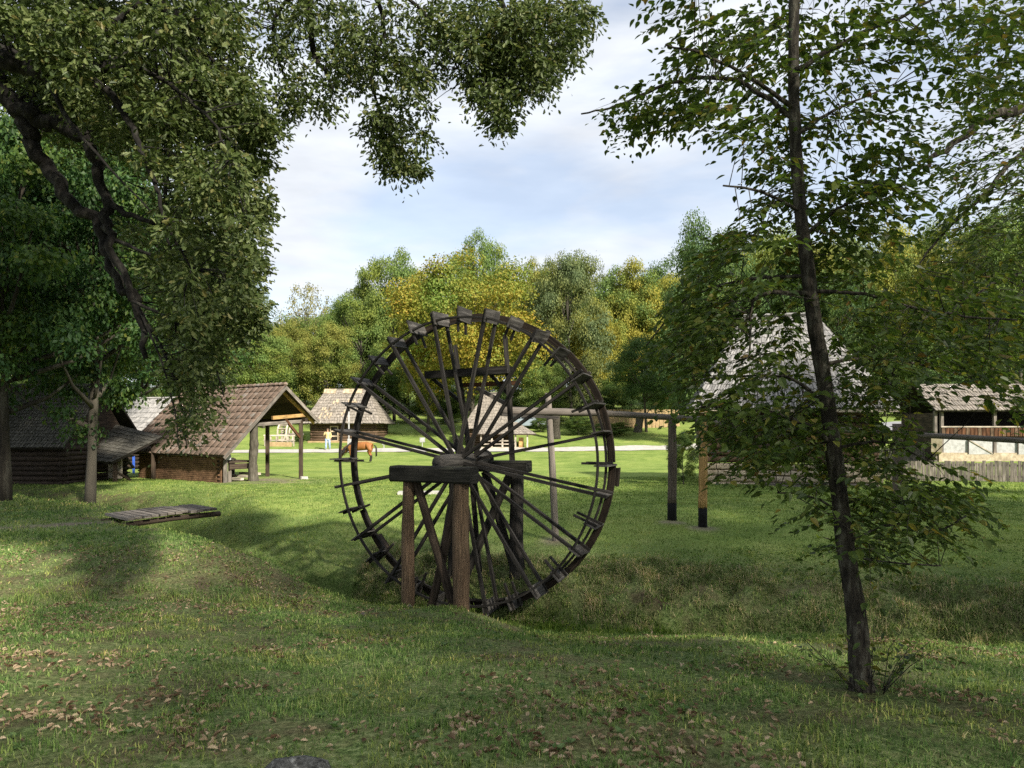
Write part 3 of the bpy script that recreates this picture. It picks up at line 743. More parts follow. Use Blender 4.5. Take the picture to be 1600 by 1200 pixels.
tag(MB().log([P(1101, 668, 15.0), P(1104, 640, 15.3)], [.03, .028], 7).build('flume_peg', M['fresh_wood'], None, True), 'short fresh wooden peg holding the flume log at the tarred poles', 'peg')

# ------------------------------------------------------------------ footbridge over the ditch
br = empty('footbridge', (-7.0, 14.6, -.2), 0, 'small grey plank footbridge crossing the ditch', 'footbridge')
A_, B_ = Vector((-8.2, 14.55, 0)), Vector((-6.95, 15.95, 0))
A_.z = -.16; B_.z = -.10
dirv = (B_ - A_).normalized(); side = dirv.cross(Vector((0, 0, 1))).normalized()
nb = 12; Lb = (B_ - A_).length
for k in range(nb):
    c = A_ + dirv * (Lb * (k + .5) / nb) + Vector((0, 0, random.uniform(-.008, .008) + .03 * math.sin(math.pi * (k + .5) / nb)))
    w = 1.25 + random.uniform(-.06, .06); j = random.uniform(-.03, .03)
    s = MB(); s.bar(c - side * (w / 2 + j) + dirv * random.uniform(-.012, .012), c + side * (w / 2 - j), Lb / nb - .022, .05, up=(0, 0, 1), seg=3, jit=.02)
    s.build('plank', M['grey_wood'], br)
for q in (-.5, .5):
    s = MB(); s.log([A_ + side * q - Vector((0, 0, .115)) - dirv * .1, (A_ + B_) / 2 + side * q - Vector((0, 0, .09)), B_ + side * q - Vector((0, 0, .115)) + dirv * .1], [.055, .06, .055], 8, .04, 4)
    s.build('bearer', M['bracing_wood'], br, True)

# ------------------------------------------------------------------ tiled kiln shed
sh = Frame(-10.6, 26.0, 0); sh.a = Vector((.84, -.545, 0)).normalized(); sh.b = Vector((.545, .84, 0)).normalized()
gzs = -.34
shed = empty('tiled_shed', sh(-3, 2, gzs), 0, 'low open shed with a clay tiled roof and brick side wall', 'shed')
LR = 7.1; ZE, ZR, ZF = .70, 3.45, 2.08; BR, BF = 2.75, 4.43
s = MB()
slab_quad(s, sh(-LR, 0, ZE - .03), sh(0, 0, ZE - .03), sh(0, BR, ZR - .03), sh(-LR, BR, ZR - .03), .05)
slab_quad(s, sh(0, BF, ZF - .03), sh(-LR, BF, ZF - .03), sh(-LR, BR, ZR - .03), sh(0, BR, ZR - .03), .05)
roof = s.build('roof', M['bracing_wood'], shed)
# tiles, one by one
rows, cols = 10, 22
tw, tl = LR / cols, math.hypot(BR, ZR - ZE) / rows
tmb = MB(); n = 4
vs = []
for yy, lift in ((0.0, .038), (tl * 1.12, .008)):
    for i in range(n + 1):
        x = (i / n - .5) * (tw - .012); vs.append((x, yy, lift + .022 * math.sin(math.pi * i / n)))
for i in range(n + 1):
    x = (i / n - .5) * (tw - .012); vs.append((x, 0, .0))
fs = [[i, i + 1, n + 2 + i, n + 1 + i] for i in range(n)] + [[2 * n + 2 + i, 2 * n + 3 + i, i + 1, i] for i in range(n)] + [[0, n + 1, 2 * n + 2], [n, 3 * n + 2, 2 * n + 1]]
tmb.add(vs, fs); tile_me = tmb.mesh('tile', True); tile_me.materials.append(M['tile'])
up_ = (sh(0, BR, ZR) - sh(0, 0, ZE)).normalized(); nrm_ = sh.a.cross(up_)
for r in range(rows):
    for c in range(cols):
        o = bpy.data.objects.new('tile', tile_me); COL.objects.link(o); o.parent = roof
        p = sh(-LR + (c + .5) * tw, 0, ZE) + up_ * (r * tl + random.uniform(-.018, .018))
        m = Matrix((sh.a, up_, nrm_)).transposed().to_4x4() @ Matrix.Rotation(random.uniform(-.02, .02), 4, 'Z') @ Matrix.Rotation(random.uniform(-.02, .02), 4, 'Y')
        m.translation = p + nrm_ * random.uniform(.0, .012)
        o.matrix_local = m
s = MB()
for c in range(26):
    p0, p1 = sh(-LR + c * LR / 26, BR, ZR + .03), sh(-LR + (c + 1.06) * LR / 26, BR, ZR + .055)
    s.sweep([p0, p1], [(math.cos(t) * .095, math.sin(t) * .095 - .02) for t in [math.pi * q / 6 for q in range(7)]], [1, 1.08], (0, 0, 1))
tag(s.build('ridge_tiles', M['tile'], roof), kind='stuff')
s = MB()
for r in range(5):
    for c in range(18):
        q0 = sh(-LR + (c + .5) * LR / 18, BF, ZF).lerp(sh(-LR + (c + .5) * LR / 18, BR, ZR), r / 5); q1 = sh(-LR + (c + .5) * LR / 18, BF, ZF).lerp(sh(-LR + (c + .5) * LR / 18, BR, ZR), (r + 1.1) / 5)
        s.bar(q0 + Vector((0, 0, .04)), q1 + Vector((0, 0, .02)), LR / 18 - .02, .025)
tag(s.build('far_slope_tiles', M['tile'], roof), kind='stuff')
def rafter(name, p, q, w, h, mat): b = MB(); b.bar(p, q, w, h, seg=3, jit=.03); return b.build(name, mat, shed)
rafter('bargeboard', sh(.02, -.05, ZE - .10), sh(.02, BR, ZR - .08), .04, .12, M['grey_wood'])
rafter('bargeboard', sh(.02, BF + .03, ZF - .10), sh(.02, BR, ZR - .08), .04, .12, M['grey_wood'])
rafter('rafter', sh(-.25, BR, ZR - .2), sh(-.25, BF, ZF - .14), .08, .10, M['fresh_wood'])
for q in (-1.4, -2.6, -3.8):
    rafter('rafter', sh(q, BR, ZR - .2), sh(q, .1, ZE - .10), .09, .10, M['bracing_wood'])
big = sh(-.35, 1.50, 0)
b = MB(); b.log([(big.x, big.y, gzs - .25), (big.x - .03, big.y, .4), (big.x + .02, big.y, 1.1), (big.x, big.y, 1.98)], [.24, .155, .165, .15], 14, .08, 5); b.build('trunk_post', M['bark_grey'], shed, True)
thin = sh(-.30, 3.78, 0)
b = MB(); b.bar((thin.x, thin.y, gzs - .1), (thin.x, thin.y, 2.05), .15, .15, seg=5, jit=.03, ch=.02); b.build('post', M['bracing_wood'], shed)
b = MB(); b.bar((big.x, big.y, 1.86), (thin.x, thin.y, 2.02), .10, .13, up=(0, 0, 1), seg=4, jit=.03); b.build('tie_beam', M['grey_wood'], shed)
b = MB(); b.bar(sh(-.25, 2.3, 2.14), sh(-.25, 4.0, 2.28), .10, .14, up=(0, 0, 1), seg=3, jit=.02); b.build('gable_beam', M['fresh_wood'], shed)
b = MB(); b.bar(sh(-.30, 3.72, 1.35), sh(-.30, 2.95, 2.12), .09, .10); b.build('brace', M['red_board'], shed)
for q in (-2.6, -5.6):
    c = sh(q, 3.9, 0); b = MB(); b.bar((c.x, c.y, gzs - .1), (c.x, c.y, 2.0), .14, .14, seg=3, jit=.03); b.build('post', M['bracing_wood'], shed)
b = MB(); b.bar(sh(-5.7, 3.9, 2.06), sh(-.1, 3.9, 2.08), .14, .14, up=(0, 0, 1), seg=4, jit=.02); b.build('wall_plate', M['bracing_wood'], shed)
# brick side wall under the low eave
bw = MB()
slab_quad(bw, sh(-6.3, .30, gzs - .15), sh(-.75, .30, gzs - .15), sh(-.75, .30, ZE + .12), sh(-6.3, .30, ZE + .12), .22)
wall = bw.build('side_wall', M['bracing_wood'], shed)
s = MB(); bh = .075
for r in range(15):
    o = .13 if r % 2 else 0
    for k in range(21):
        x0 = -6.3 + o + k * .265
        if x0 + .25 > -.74: continue
        c = sh(x0 + .125, .28 + random.uniform(-.006, .006), gzs + bh * (r + .5) - .05)
        s.box(c, .25, .06, bh - .012, math.atan2(sh.a.y, sh.a.x))
for r in range(15):
    c = sh(-.72 + random.uniform(-.006, .006), .42, gzs + bh * (r + .5) - .05); s.box(c, .06, .25, bh - .012, math.atan2(sh.a.y, sh.a.x))
tag(s.build('bricks', M['brick'], wall), kind='stuff')
# workbench and kneading trough inside
wb = empty('workbench', sh(-1.3, 2.2, gzs), 0, 'dark plank workbench standing under the tiled shed roof', 'bench')
s = MB(); s.bar(sh(-2.0, 1.2, .42), sh(-.6, 1.2, .42), 1.2, .07, up=(0, 0, 1)); s.build('table_top', M['bracing_wood'], wb)
s = MB(); s.bar(sh(-.62, .62, .25), sh(-.62, 1.75, .25), .05, .22, up=(0, 0, 1)); s.build('apron', M['bracing_wood'], wb)
for a, c in ((-.7, .7), (-.7, 1.7), (-1.9, .7), (-1.9, 1.7)):
    p = sh(a, c, 0); s = MB(); s.bar((p.x, p.y, gzs - .04), (p.x, p.y, .385), .10, .10); s.build('leg', M['grey_wood'], wb)
for q, h, r in ((-.85, .13, .10), (-1.15, .09, .12), (-1.5, .16, .07)):
    p = sh(q, 1.0 + random.uniform(-.2, .4), 0)
    s = MB(); s.log([(p.x, p.y, .455), (p.x, p.y, .455 + h * .6), (p.x, p.y, .455 + h)], [r * .8, r, r * .7], 9, .03, 2)
    tag(s.build('clay_pot', M['bark'], None, True), {-.85: 'squat dark clay pot near the edge of the shed workbench', -1.15: 'wide low dark clay bowl on the shed workbench', -1.5: 'narrow tall dark clay pot at the back of the shed workbench'}[q], 'pot', 'pots on the shed workbench')
p = sh(-.62, .55, 0); s = MB(); s.box((p.x, p.y, .62), .22, .18, .20, .5)
tag(s.build('notice_board', M['white_wash']), 'small white notice board at the corner of the shed brick wall', 'sign')
p = sh(-.55, .40, 0); s = MB(); s.bar((p.x, p.y, gzs - .1), (p.x, p.y, .52), .16, .10, seg=3, jit=.03)
tag(s.build('corner_post', M['grey_wood']), 'short grey post beside the shed brick wall corner under the white board', 'post')
s = MB(); 
for k in range(3): s.bar(sh(-1.5 + k * .1, 1.0 + k * .3, gzs + .10 + .09 * k), sh(-.5 + k * .12, 1.1 + k * .3, gzs + .10 + .09 * k), .16, .09, up=(0, 0, 1))
tag(s.build('timber_offcuts', M['pale_wood']), 'pale squared timber offcuts lying under the shed workbench', 'timber')
s = MB(); c = P(475, 750, 29.0); s.log([(c.x, c.y, gzs - .1), (c.x, c.y, gzs + .08)], [.2, .17], 9, .1, 1)
tag(s.build('foot_stone', M['slab'], None), 'flat pale stone under the thin outer post of the tiled shed', 'stone')

# ------------------------------------------------------------------ dark log house, porch and grey roofed barn at the left
def house_frame(px, d, ang): x, y = at_px(px, d); return Frame(x, y, ang)
fa = house_frame(98, 25.5, math.radians(-4))
ha = empty('log_house', fa(-4, 2, -.35), 0, 'dark log house with a mossy shingle roof behind the left trees', 'house')
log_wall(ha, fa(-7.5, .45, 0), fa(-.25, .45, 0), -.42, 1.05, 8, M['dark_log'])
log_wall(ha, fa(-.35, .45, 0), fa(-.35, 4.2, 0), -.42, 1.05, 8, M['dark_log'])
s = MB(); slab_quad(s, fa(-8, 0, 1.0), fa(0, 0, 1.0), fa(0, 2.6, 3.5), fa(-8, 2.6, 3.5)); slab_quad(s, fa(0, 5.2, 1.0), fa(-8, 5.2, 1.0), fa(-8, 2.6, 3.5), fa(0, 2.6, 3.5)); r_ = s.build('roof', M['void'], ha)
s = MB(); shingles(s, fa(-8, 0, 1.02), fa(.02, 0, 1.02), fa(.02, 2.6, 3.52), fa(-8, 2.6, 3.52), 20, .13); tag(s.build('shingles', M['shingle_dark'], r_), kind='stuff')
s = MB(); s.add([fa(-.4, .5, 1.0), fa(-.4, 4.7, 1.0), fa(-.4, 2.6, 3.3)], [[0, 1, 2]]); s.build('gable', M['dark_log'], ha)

fp = house_frame(172, 27.0, math.radians(-14))
hp = empty('open_porch', fp(-1, 1, -.3), 0, 'low dark open porch shed between the log house and the tiled shed', 'shed')
s = MB(); slab_quad(s, fp(-2.1, 0, .55), fp(.05, 0, .40), fp(.75, 1.9, 1.38), fp(-1.5, 1.9, 1.86)); r_ = s.build('roof', M['void'], hp)
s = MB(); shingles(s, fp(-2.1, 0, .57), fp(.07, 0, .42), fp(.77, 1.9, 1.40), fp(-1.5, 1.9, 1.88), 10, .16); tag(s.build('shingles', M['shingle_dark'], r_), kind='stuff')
for a, c, h in ((-.05, .3, .62), (-1.95, .3, .68), (.4, 1.8, 1.2), (-1.7, 1.8, 1.5), (-1.0, .3, .66)):
    p = fp(a, c, 0); s = MB(); s.bar((p.x, p.y, -.45), (p.x, p.y, h), .12, .12, seg=2, jit=.04); s.build('post', M['bracing_wood'], hp)
s = MB(); s.bar(fp(-1.95, .32, .02), fp(-1.05, .32, .02), .05, .66, up=(0, 0, 1)); s.build('half_door', M['dark_log'], hp)
s = MB(); s.bar(fp(-.92, .9, .12), fp(-.30, .9, .12), .06, .78, up=(0, 0, 1)); s.build('panel', M['pale_wood'], hp)
s = MB(); s.bar(fp(-.05, .3, .05), fp(.05, 1.0, -.35), .08, .08); s.build('brace', M['bracing_wood'], hp)

fc = house_frame(165, 37.5, math.radians(-12))
hc = empty('shingled_barn', fc(1, 3, -.3), 0, 'barn with a pale grey shingle roof behind the left tree trunk', 'barn')
hip_roof(hc, fc, -1.6, 3.9, 0, 6.0, .95, -.6, 2.7, 3.0, 3.45, M['shingle_grey'], 9, .22)
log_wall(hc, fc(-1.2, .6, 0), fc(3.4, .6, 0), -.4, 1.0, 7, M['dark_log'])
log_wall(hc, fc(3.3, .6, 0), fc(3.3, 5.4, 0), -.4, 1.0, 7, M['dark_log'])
tp = empty('sawing_trestle', P(190, 745, 29.5), 0, 'grey timber trestle with slanting braces beside the brick shed wall', 'trestle')
def bar_(name, p, q, w, h, m, root): s = MB(); s.bar(p, q, w, h, seg=2, jit=.04); return s.build(name, m, root)
bar_('beam', P(176, 715, 29.5), P(208, 712, 30.3), .09, .09, M['grey_wood'], tp)
bar_('brace', P(172, 741, 29.4), P(194, 714, 29.9), .08, .08, M['grey_wood'], tp)
bar_('brace', P(195, 714, 29.8), P(209, 731, 30.3), .08, .08, M['grey_wood'], tp)
bar_('post', P(179, 746, 29.7), P(179, 714, 29.7), .11, .11, M['bracing_wood'], tp)
bar_('foot_plank', P(150, 743, 29.2), P(198, 738, 31), .35, .06, M['grey_wood'], tp)
s = MB(); s.add([P(179, 704, 33), P(202, 708, 33), P(202, 714, 32.5), P(178, 715, 32.5), P(179, 704, 33.9), P(202, 708, 33.9), P(202, 714, 33.9), P(178, 715, 33.9)], [[3, 2, 1, 0], [4, 5, 6, 7], [0, 1, 5, 4], [2, 3, 7, 6], [1, 2, 6, 5], [3, 0, 4, 7]])
c = P(190, 714, 33); s.bar((c.x - .3, c.y + .4, -.4), (c.x - .3, c.y + .4, c.z + .02), .08, .08); s.bar((c.x + .35, c.y + .4, -.4), (c.x + .35, c.y + .4, c.z + .02), .08, .08)
tag(s.build('tarpaulin_cover', M['blue']), 'bright blue tarpaulin cover seen between porch and brick shed', 'tarpaulin')

# ------------------------------------------------------------------ far log house with its little mill wheel
fh = house_frame(478, 63.5, math.radians(-1.5))
hh = empty('log_house', fh(3, 3, .5), 0, 'far log house with a grey hipped shingle roof beyond the road', 'house')
zb = .45
hip_roof(hh, fh, -.2, 6.9, -.3, 6.2, 2.25, .95, 4.9, 3.0, 5.45, M['shingle_warm'], 12, .24, thick=.05)
log_wall(hh, fh(.35, .5, 0), fh(6.2, .5, 0), zb + .22, 2.3, 7, M['log_wall']); log_wall(hh, fh(6.2, .5, 0), fh(6.2, 5.6, 0), zb + .22, 2.3, 7, M['log_wall']); log_wall(hh, fh(.35, .5, 0), fh(.35, 5.6, 0), zb + .22, 2.3, 7, M['log_wall'])
s = MB(); s.bar(fh(.1, .35, zb + .05), fh(6.5, .35, zb + .05), .35, .34, up=(0, 0, 1), seg=8, jit=.03); s.build('stone_footing', M['ochre'], hh)
wf = MB(); c0, c1 = fh(2.15, .30, 0), fh(2.82, .30, 0)
w_ = MB(); w_.bar((c0.x + .08, c0.y + .04, 1.30), (c1.x - .08, c1.y + .04, 1.30), .05, 1.3, up=(0, 0, 1)); win = w_.build('window', M['void'], hh)
for (p, q) in (((c0.x, c0.y, .62), (c0.x, c0.y, 2.02)), ((c1.x, c1.y, .62), (c1.x, c1.y, 2.02))): wf.bar(p, q, .12, .08)
for z in (.66, 1.10, 1.54, 1.98): wf.bar((c0.x + .06, c0.y, z), (c1.x - .06, c1.y, z), .08, .12, up=(0, 0, 1))
wf.build('window_frame', M['shingle_new'], win)
s = MB()
for k in range(26):                                                      # fresh replacement shingles on the old roof
    u, v = random.uniform(.15, .75), random.choice([.12, .2, .28, .36, .55, .6])
    p = fh(-.2, -.3, 2.25).lerp(fh(6.9, -.3, 2.25), u).lerp(fh(.95, 3, 5.45).lerp(fh(4.9, 3, 5.45), u), v)
    q = fh(-.2, -.3, 2.25).lerp(fh(6.9, -.3, 2.25), u).lerp(fh(.95, 3, 5.45).lerp(fh(4.9, 3, 5.45), u), v + .09)
    n_ = Vector((0, -.70, .71)) * .075
    s.bar(p + n_, q + n_, .14, .03, up=n_)
for k in range(16):
    u = k / 16 * .92; 
    if 5 <= k <= 7: continue
    p = fh(.95, 3, 5.45).lerp(fh(4.9, 3, 5.45), u); n_ = Vector((0, -.70, .71)) * .075
    s.bar(p + n_ + fh.b * -.42 + Vector((0, 0, -.42)), p + n_ + Vector((0, 0, .03)), .22, .03, up=n_)
tag(s.build('new_shingles', M['shingle_new'], hh), kind='stuff')
mw = empty('water_wheel', P(446, 680, 62), 0, 'small pale wooden mill wheel on the end of the far log house', 'mill wheel')
mc = P(446, 679, 62.4); R_ = .98
for dx in (-.38, .38):
    s = MB(); pts = [(mc.x + dx, mc.y + R_ * math.cos(6.2832 * k / 20), mc.z + R_ * math.sin(6.2832 * k / 20)) for k in range(21)]
    s.sweep(pts, [(-.05, -.06), (.05, -.06), (.05, .06), (-.05, .06)], None, (1, 0, 0), 0, False); s.build('rim', M['pale_wood'], mw)
for k in range(12):
    a = 6.2832 * k / 12; q = Vector((mc.x, mc.y + R_ * math.cos(a), mc.z + R_ * math.sin(a)))
    s = MB(); s.bar(q - Vector((.34, 0, 0)), q + Vector((.34, 0, 0)), .05, .22, up=(0, math.cos(a), math.sin(a))); s.build('paddle', M['pale_wood'], mw)
for k in range(3):
    a = 1.0472 * k; v = Vector((0, math.cos(a), math.sin(a))) * R_
    for dx in (-.3, .3): s = MB(); s.bar(mc + Vector((dx, 0, 0)) - v, mc + Vector((dx, 0, 0)) + v, .06, .08, up=(1, 0, 0)); s.build('spoke', M['pale_wood'], mw)
s = MB(); s.log([mc - Vector((.5, 0, 0)), mc + Vector((1.6, 0, 0))], [.12, .12], 8, .02, 2); s.build('axle', M['grey_wood'], mw, True)
rl = empty('mill_railing', P(425, 695, 61), 0, 'low pale railing in front of the small mill wheel', 'railing')
for k in range(6):
    q = P(414 + k * 9, 0, 60.8); z0 = G(q.x, q.y); s = MB(); s.bar((q.x, q.y, z0 - .1), (q.x, q.y, z0 + .95), .10, .10); s.build('post', M['pale_wood'], rl)
for h in (.5, .92):
    q0, q1 = P(412, 0, 60.75), P(461, 0, 60.75); s = MB(); s.bar((q0.x, q0.y, G(q0.x, q0.y) + h), (q1.x, q1.y, G(q1.x, q1.y) + h), .06, .11, up=(0, 0, 1)); s.build('rail', M['pale_wood'], rl)
q0, q1 = P(418, 0, 60.5), P(456, 0, 60.5); s = MB(); s.bar((q0.x, q0.y, G(q0.x, q0.y) + .18), (q1.x, q1.y, G(q1.x, q1.y) + .18), .10, .42, up=(0, 0, 1), seg=4, jit=.03)
tag(s.build('mill_race_wall', M['ochre']), 'low tan wall under the pale railing by the small mill wheel', 'wall')

# ------------------------------------------------------------------ pointed hut seen through the spokes
fu = house_frame(724, 59.5, math.radians(2))
hu = empty('thatched_hut', fu(3, 2, .1), 0, 'hut with a steep grey roof and low porch seen through the wheel spokes', 'hut')
z0 = G(fu.o.x + 3, fu.o.y)
hip_roof(hu, fu, -.2, 4.2, 1.2, 6.0, z0 + 1.65, 1.8, 2.9, 3.5, 4.95, M['shingle_warm'], 12, .25)
s = MB(); slab_quad(s, fu(1.2, -.6, z0 + 1.18), fu(6.1, -.6, z0 + 1.18), fu(4.6, 1.6, z0 + 2.2), fu(1.4, 1.6, z0 + 2.2)); pr = s.build('porch_roof', M['bracing_wood'], hu)
s = MB(); shingles(s, fu(1.2, -.6, z0 + 1.2), fu(6.1, -.6, z0 + 1.2), fu(4.6, 1.6, z0 + 2.22), fu(1.4, 1.6, z0 + 2.22), 6, .25, .04); shingles(s, fu(6.1, -.6, z0 + 1.2), fu(6.0, 3.4, z0 + 1.2), fu(4.6, 3.4, z0 + 2.2), fu(4.6, 1.6, z0 + 2.22), 6, .25, .04)
tag(s.build('shingles', M['shingle_warm'], pr), kind='stuff')
log_wall(hu, fu(.3, 1.7, 0), fu(3.9, 1.7, 0), z0 - .05, z0 + 1.75, 8, M['log_wall'])
for a in (1.5, 2.4, 3.3, 4.4, 5.4):
    p = fu(a, -.3, 0); s = MB(); s.bar((p.x, p.y, z0 - .2), (p.x, p.y, z0 + 1.2), .13, .13); s.build('porch_post', M['pale_wood'], hu)
for zz in (.35, .62):
    s = MB(); s.bar(fu(1.5, -.36, z0 + zz), fu(4.4, -.36, z0 + zz), .05, .10, up=(0, 0, 1)); s.build('rail', M['pale_wood'], hu)
s = MB(); s.bar(fu(1.2, -.5, z0 + .02), fu(4.7, -.5, z0 + .02), .6, .16, up=(0, 0, 1)); s.build('step', M['pale_wood'], hu)
s = MB(); s.bar(fu(4.7, .2, z0 + .45), fu(5.1, .2, z0 + .45), .3, .9, up=(0, 0, 1)); s.build('barrel_box', M['fresh_wood'], hu)

# ------------------------------------------------------------------ tall roofed house behind the slender tree
fd = house_frame(1080, 25.6, math.radians(-11))
hd = empty('shingled_house', fd(3.5, 2.5, -.25), 0, 'log house with a tall steep silver shingle roof behind the slender tree', 'house')
hip_roof(hd, fd, 0, 7.0, 0, 5.6, 2.42, 2.15, 4.85, 2.8, 6.15, M['shingle_grey'], 16, .105, thick=.03)
log_wall(hd, fd(.55, .75, 0), fd(6.4, .75, 0), .45, 2.4, 8, M['log_wall']); log_wall(hd, fd(.6, .75, 0), fd(.6, 4.9, 0), .45, 2.4, 8, M['log_wall']); log_wall(hd, fd(6.4, .75, 0), fd(6.4, 4.9, 0), .45, 2.4, 8, M['log_wall'])
s = MB(); s.bar(fd(-.05, .12, 2.36), fd(7.0, .12, 2.36), .16, .16, up=(0, 0, 1), seg=4, jit=.02); s.build('eave_beam', M['pale_wood'], hd)
s = MB(); s.bar(fd(.6, .2, 1.95), fd(4.0, .2, 1.95), .10, .10, up=(0, 0, 1), seg=3, jit=.03); s.build('porch_rail', M['fresh_wood'], hd)
ft = MB(); slab_quad(ft, fd(.4, .62, -.6), fd(6.6, .62, -.6), fd(6.6, .62, .42), fd(.4, .62, .42), .5); ft = ft.build('footing', M['bracing_wood'], hd)
x = .40; row = 0
zrow = -.45
for row in range(4):
    x = .38; hgt = .20 + .03 * row % .05
    while x < 6.45:
        w = random.uniform(.28, .62); s = MB()
        c = fd(min(x + w / 2, 6.5), .57 + random.uniform(-.03, .02), zrow + hgt / 2)
        s.bar(c - fd.a * (w / 2 - .015), c + fd.a * (w / 2 - .015), .20, hgt - .02, up=(0, 0, 1), seg=2, jit=.09, ch=.05)
        s.build('stone', M['stone'], ft); x += w
    zrow += hgt
s = MB(); s.bar(fd(2.4, -.1, -.28), fd(6.2, -.1, -.28), .5, .10, up=(0, 0, 1), seg=4, jit=.03)
tag(s.build('bench_plank', M['grey_wood']), 'long low grey plank lying along the stone footing of the tall roofed house', 'plank')
s = MB(); c = fd(2.75, .55, 0); s.bar((c.x, c.y, .6), (c.x, c.y, 2.2), .10, .95, up=(1, 0, 0)); s.build('door', M['bracing_wood'], hd)

# ------------------------------------------------------------------ open barn and fences at the right
fb = house_frame(1462, 40.0, math.radians(-4))
hb = empty('open_barn', fb(4, 3, .1), 0, 'open sided barn with a shingle roof and whitewashed lower doors', 'barn')
gb = .02
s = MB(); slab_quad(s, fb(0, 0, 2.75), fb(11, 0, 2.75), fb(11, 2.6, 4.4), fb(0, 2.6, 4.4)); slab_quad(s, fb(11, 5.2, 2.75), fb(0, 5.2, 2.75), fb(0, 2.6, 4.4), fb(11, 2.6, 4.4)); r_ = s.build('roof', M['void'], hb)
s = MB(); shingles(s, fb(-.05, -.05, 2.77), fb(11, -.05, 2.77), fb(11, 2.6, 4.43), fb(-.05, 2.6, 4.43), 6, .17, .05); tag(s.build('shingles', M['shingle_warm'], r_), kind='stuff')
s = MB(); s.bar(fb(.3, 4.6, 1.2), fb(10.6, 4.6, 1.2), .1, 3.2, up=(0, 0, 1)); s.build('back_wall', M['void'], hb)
s = MB(); s.bar(fb(.3, .7, 1.2), fb(.3, 4.6, 1.2), .1, 2.9, up=(0, 0, 1)); s.build('end_wall', M['dark_log'], hb)
for a in (.15, .5, 3.4, 6.2, 9.0):
    p = fb(a, .35, 0); s = MB(); s.bar((p.x, p.y, -.3), (p.x, p.y, 2.75), .16, .16, seg=3, jit=.03); s.build('post', M['grey_wood'], hb)
s = MB(); s.bar(fb(.3, 2.3, 1.26), fb(10.6, 2.3, 1.26), 4.0, .12, up=(0, 0, 1)); s.build('floor', M['bracing_wood'], hb)
for k in range(44):
    p = fb(.55 + k * .22, .22, 0); s = MB(); s.bar((p.x, p.y, 1.30), (p.x, p.y, 1.78 + random.uniform(-.02, .03)), .035, .185, up=(1, 0, 0)); s.build('balustrade_board', M['red_board'] if k % 3 else M['log_wall'], hb)
s = MB(); s.bar(fb(.4, .22, 1.84), fb(10.3, .22, 1.84), .09, .07, up=(0, 0, 1)); s.build('handrail', M['pale_wood'], hb)
s = MB(); slab_quad(s, fb(.3, .30, .35), fb(10.6, .30, .35), fb(10.6, .30, 1.19), fb(.3, .30, 1.19), .25); s.build('lower_wall', M['white_wash'], hb)
s = MB(); slab_quad(s, fb(.3, .22, -.4), fb(10.6, .22, -.4), fb(10.6, .22, .36), fb(.3, .22, .36), .3); s.build('plinth', M['stone'], hb)
for a in (1.9, 4.6, 7.2):
    s = MB(); s.bar(fb(a, .24, .70), fb(a + 1.35, .24, .70), .05, .86, up=(0, 0, 1)); dr = s.build('door', M['white_wash'], hb)
    s = MB(); s.bar(fb(a + .04, .19, 1.08), fb(a + 1.30, .19, .32), .03, .06); s.build('door_brace', M['pale_wood'], dr)
    s = MB(); [s.bar(fb(a + q, .195, .29), fb(a + q, .195, 1.11), .03, .03, up=(0, 1, 0)) for q in (.0, 1.35)]; s.build('door_edge', M['bracing_wood'], dr)
def fence(px0, d0, px1, d1, h, wdt, label, z0=None):
    p, q = Vector(at_px(px0, d0) + (0,)), Vector(at_px(px1, d1) + (0,)); n = int((q - p).length / wdt)
    e = empty('plank_fence', (p.x, p.y, G(p.x, p.y)), 0, label, 'fence')
    t = (q - p).normalized(); nn = Vector((-t.y, t.x, 0))
    me_ = None
    for k in range(n):
        c = p.lerp(q, (k + .5) / n); g = G(c.x, c.y)
        s = MB(); s.bar((c.x, c.y, g - .05), (c.x + random.uniform(-.01, .01), c.y, g + h + random.uniform(-.05, .05)), .025, wdt - .015, up=t, seg=1)
        s.build('picket', M['grey_wood'], e)
    for z in (.2, h - .15):
        s = MB(); s.bar(p + nn * .05 + Vector((0, 0, G(p.x, p.y) + z)), q + nn * .05 + Vector((0, 0, G(q.x, q.y) + z)), .06, .08, up=(0, 0, 1)); s.build('rail', M['bracing_wood'], e)
    return e
fence(1366, 28.5, 1660, 26.5, .78, .13, 'weathered grey plank fence along the grass below the whitewashed barn')
fence(1340, 43, 1462, 41.5, .85, .15, 'grey plank fence joining the barn corner by the paved road')
s = MB(); s.add([P(1455, 684, 39.5), P(1472, 684, 39.2), P(1472, 707, 39.2), P(1455, 706, 39.5), P(1457, 684, 40.2), P(1470, 684, 40.2), P(1470, 709, 40.2), P(1457, 709, 40.2)], [[3, 2, 1, 0], [4, 5, 6, 7], [0, 1, 5, 4], [2, 3, 7, 6], [1, 2, 6, 5], [3, 0, 4, 7]])
tag(s.build('stone_gatepost', M['stone']), 'stubby stone gatepost at the corner of the whitewashed barn', 'gatepost')

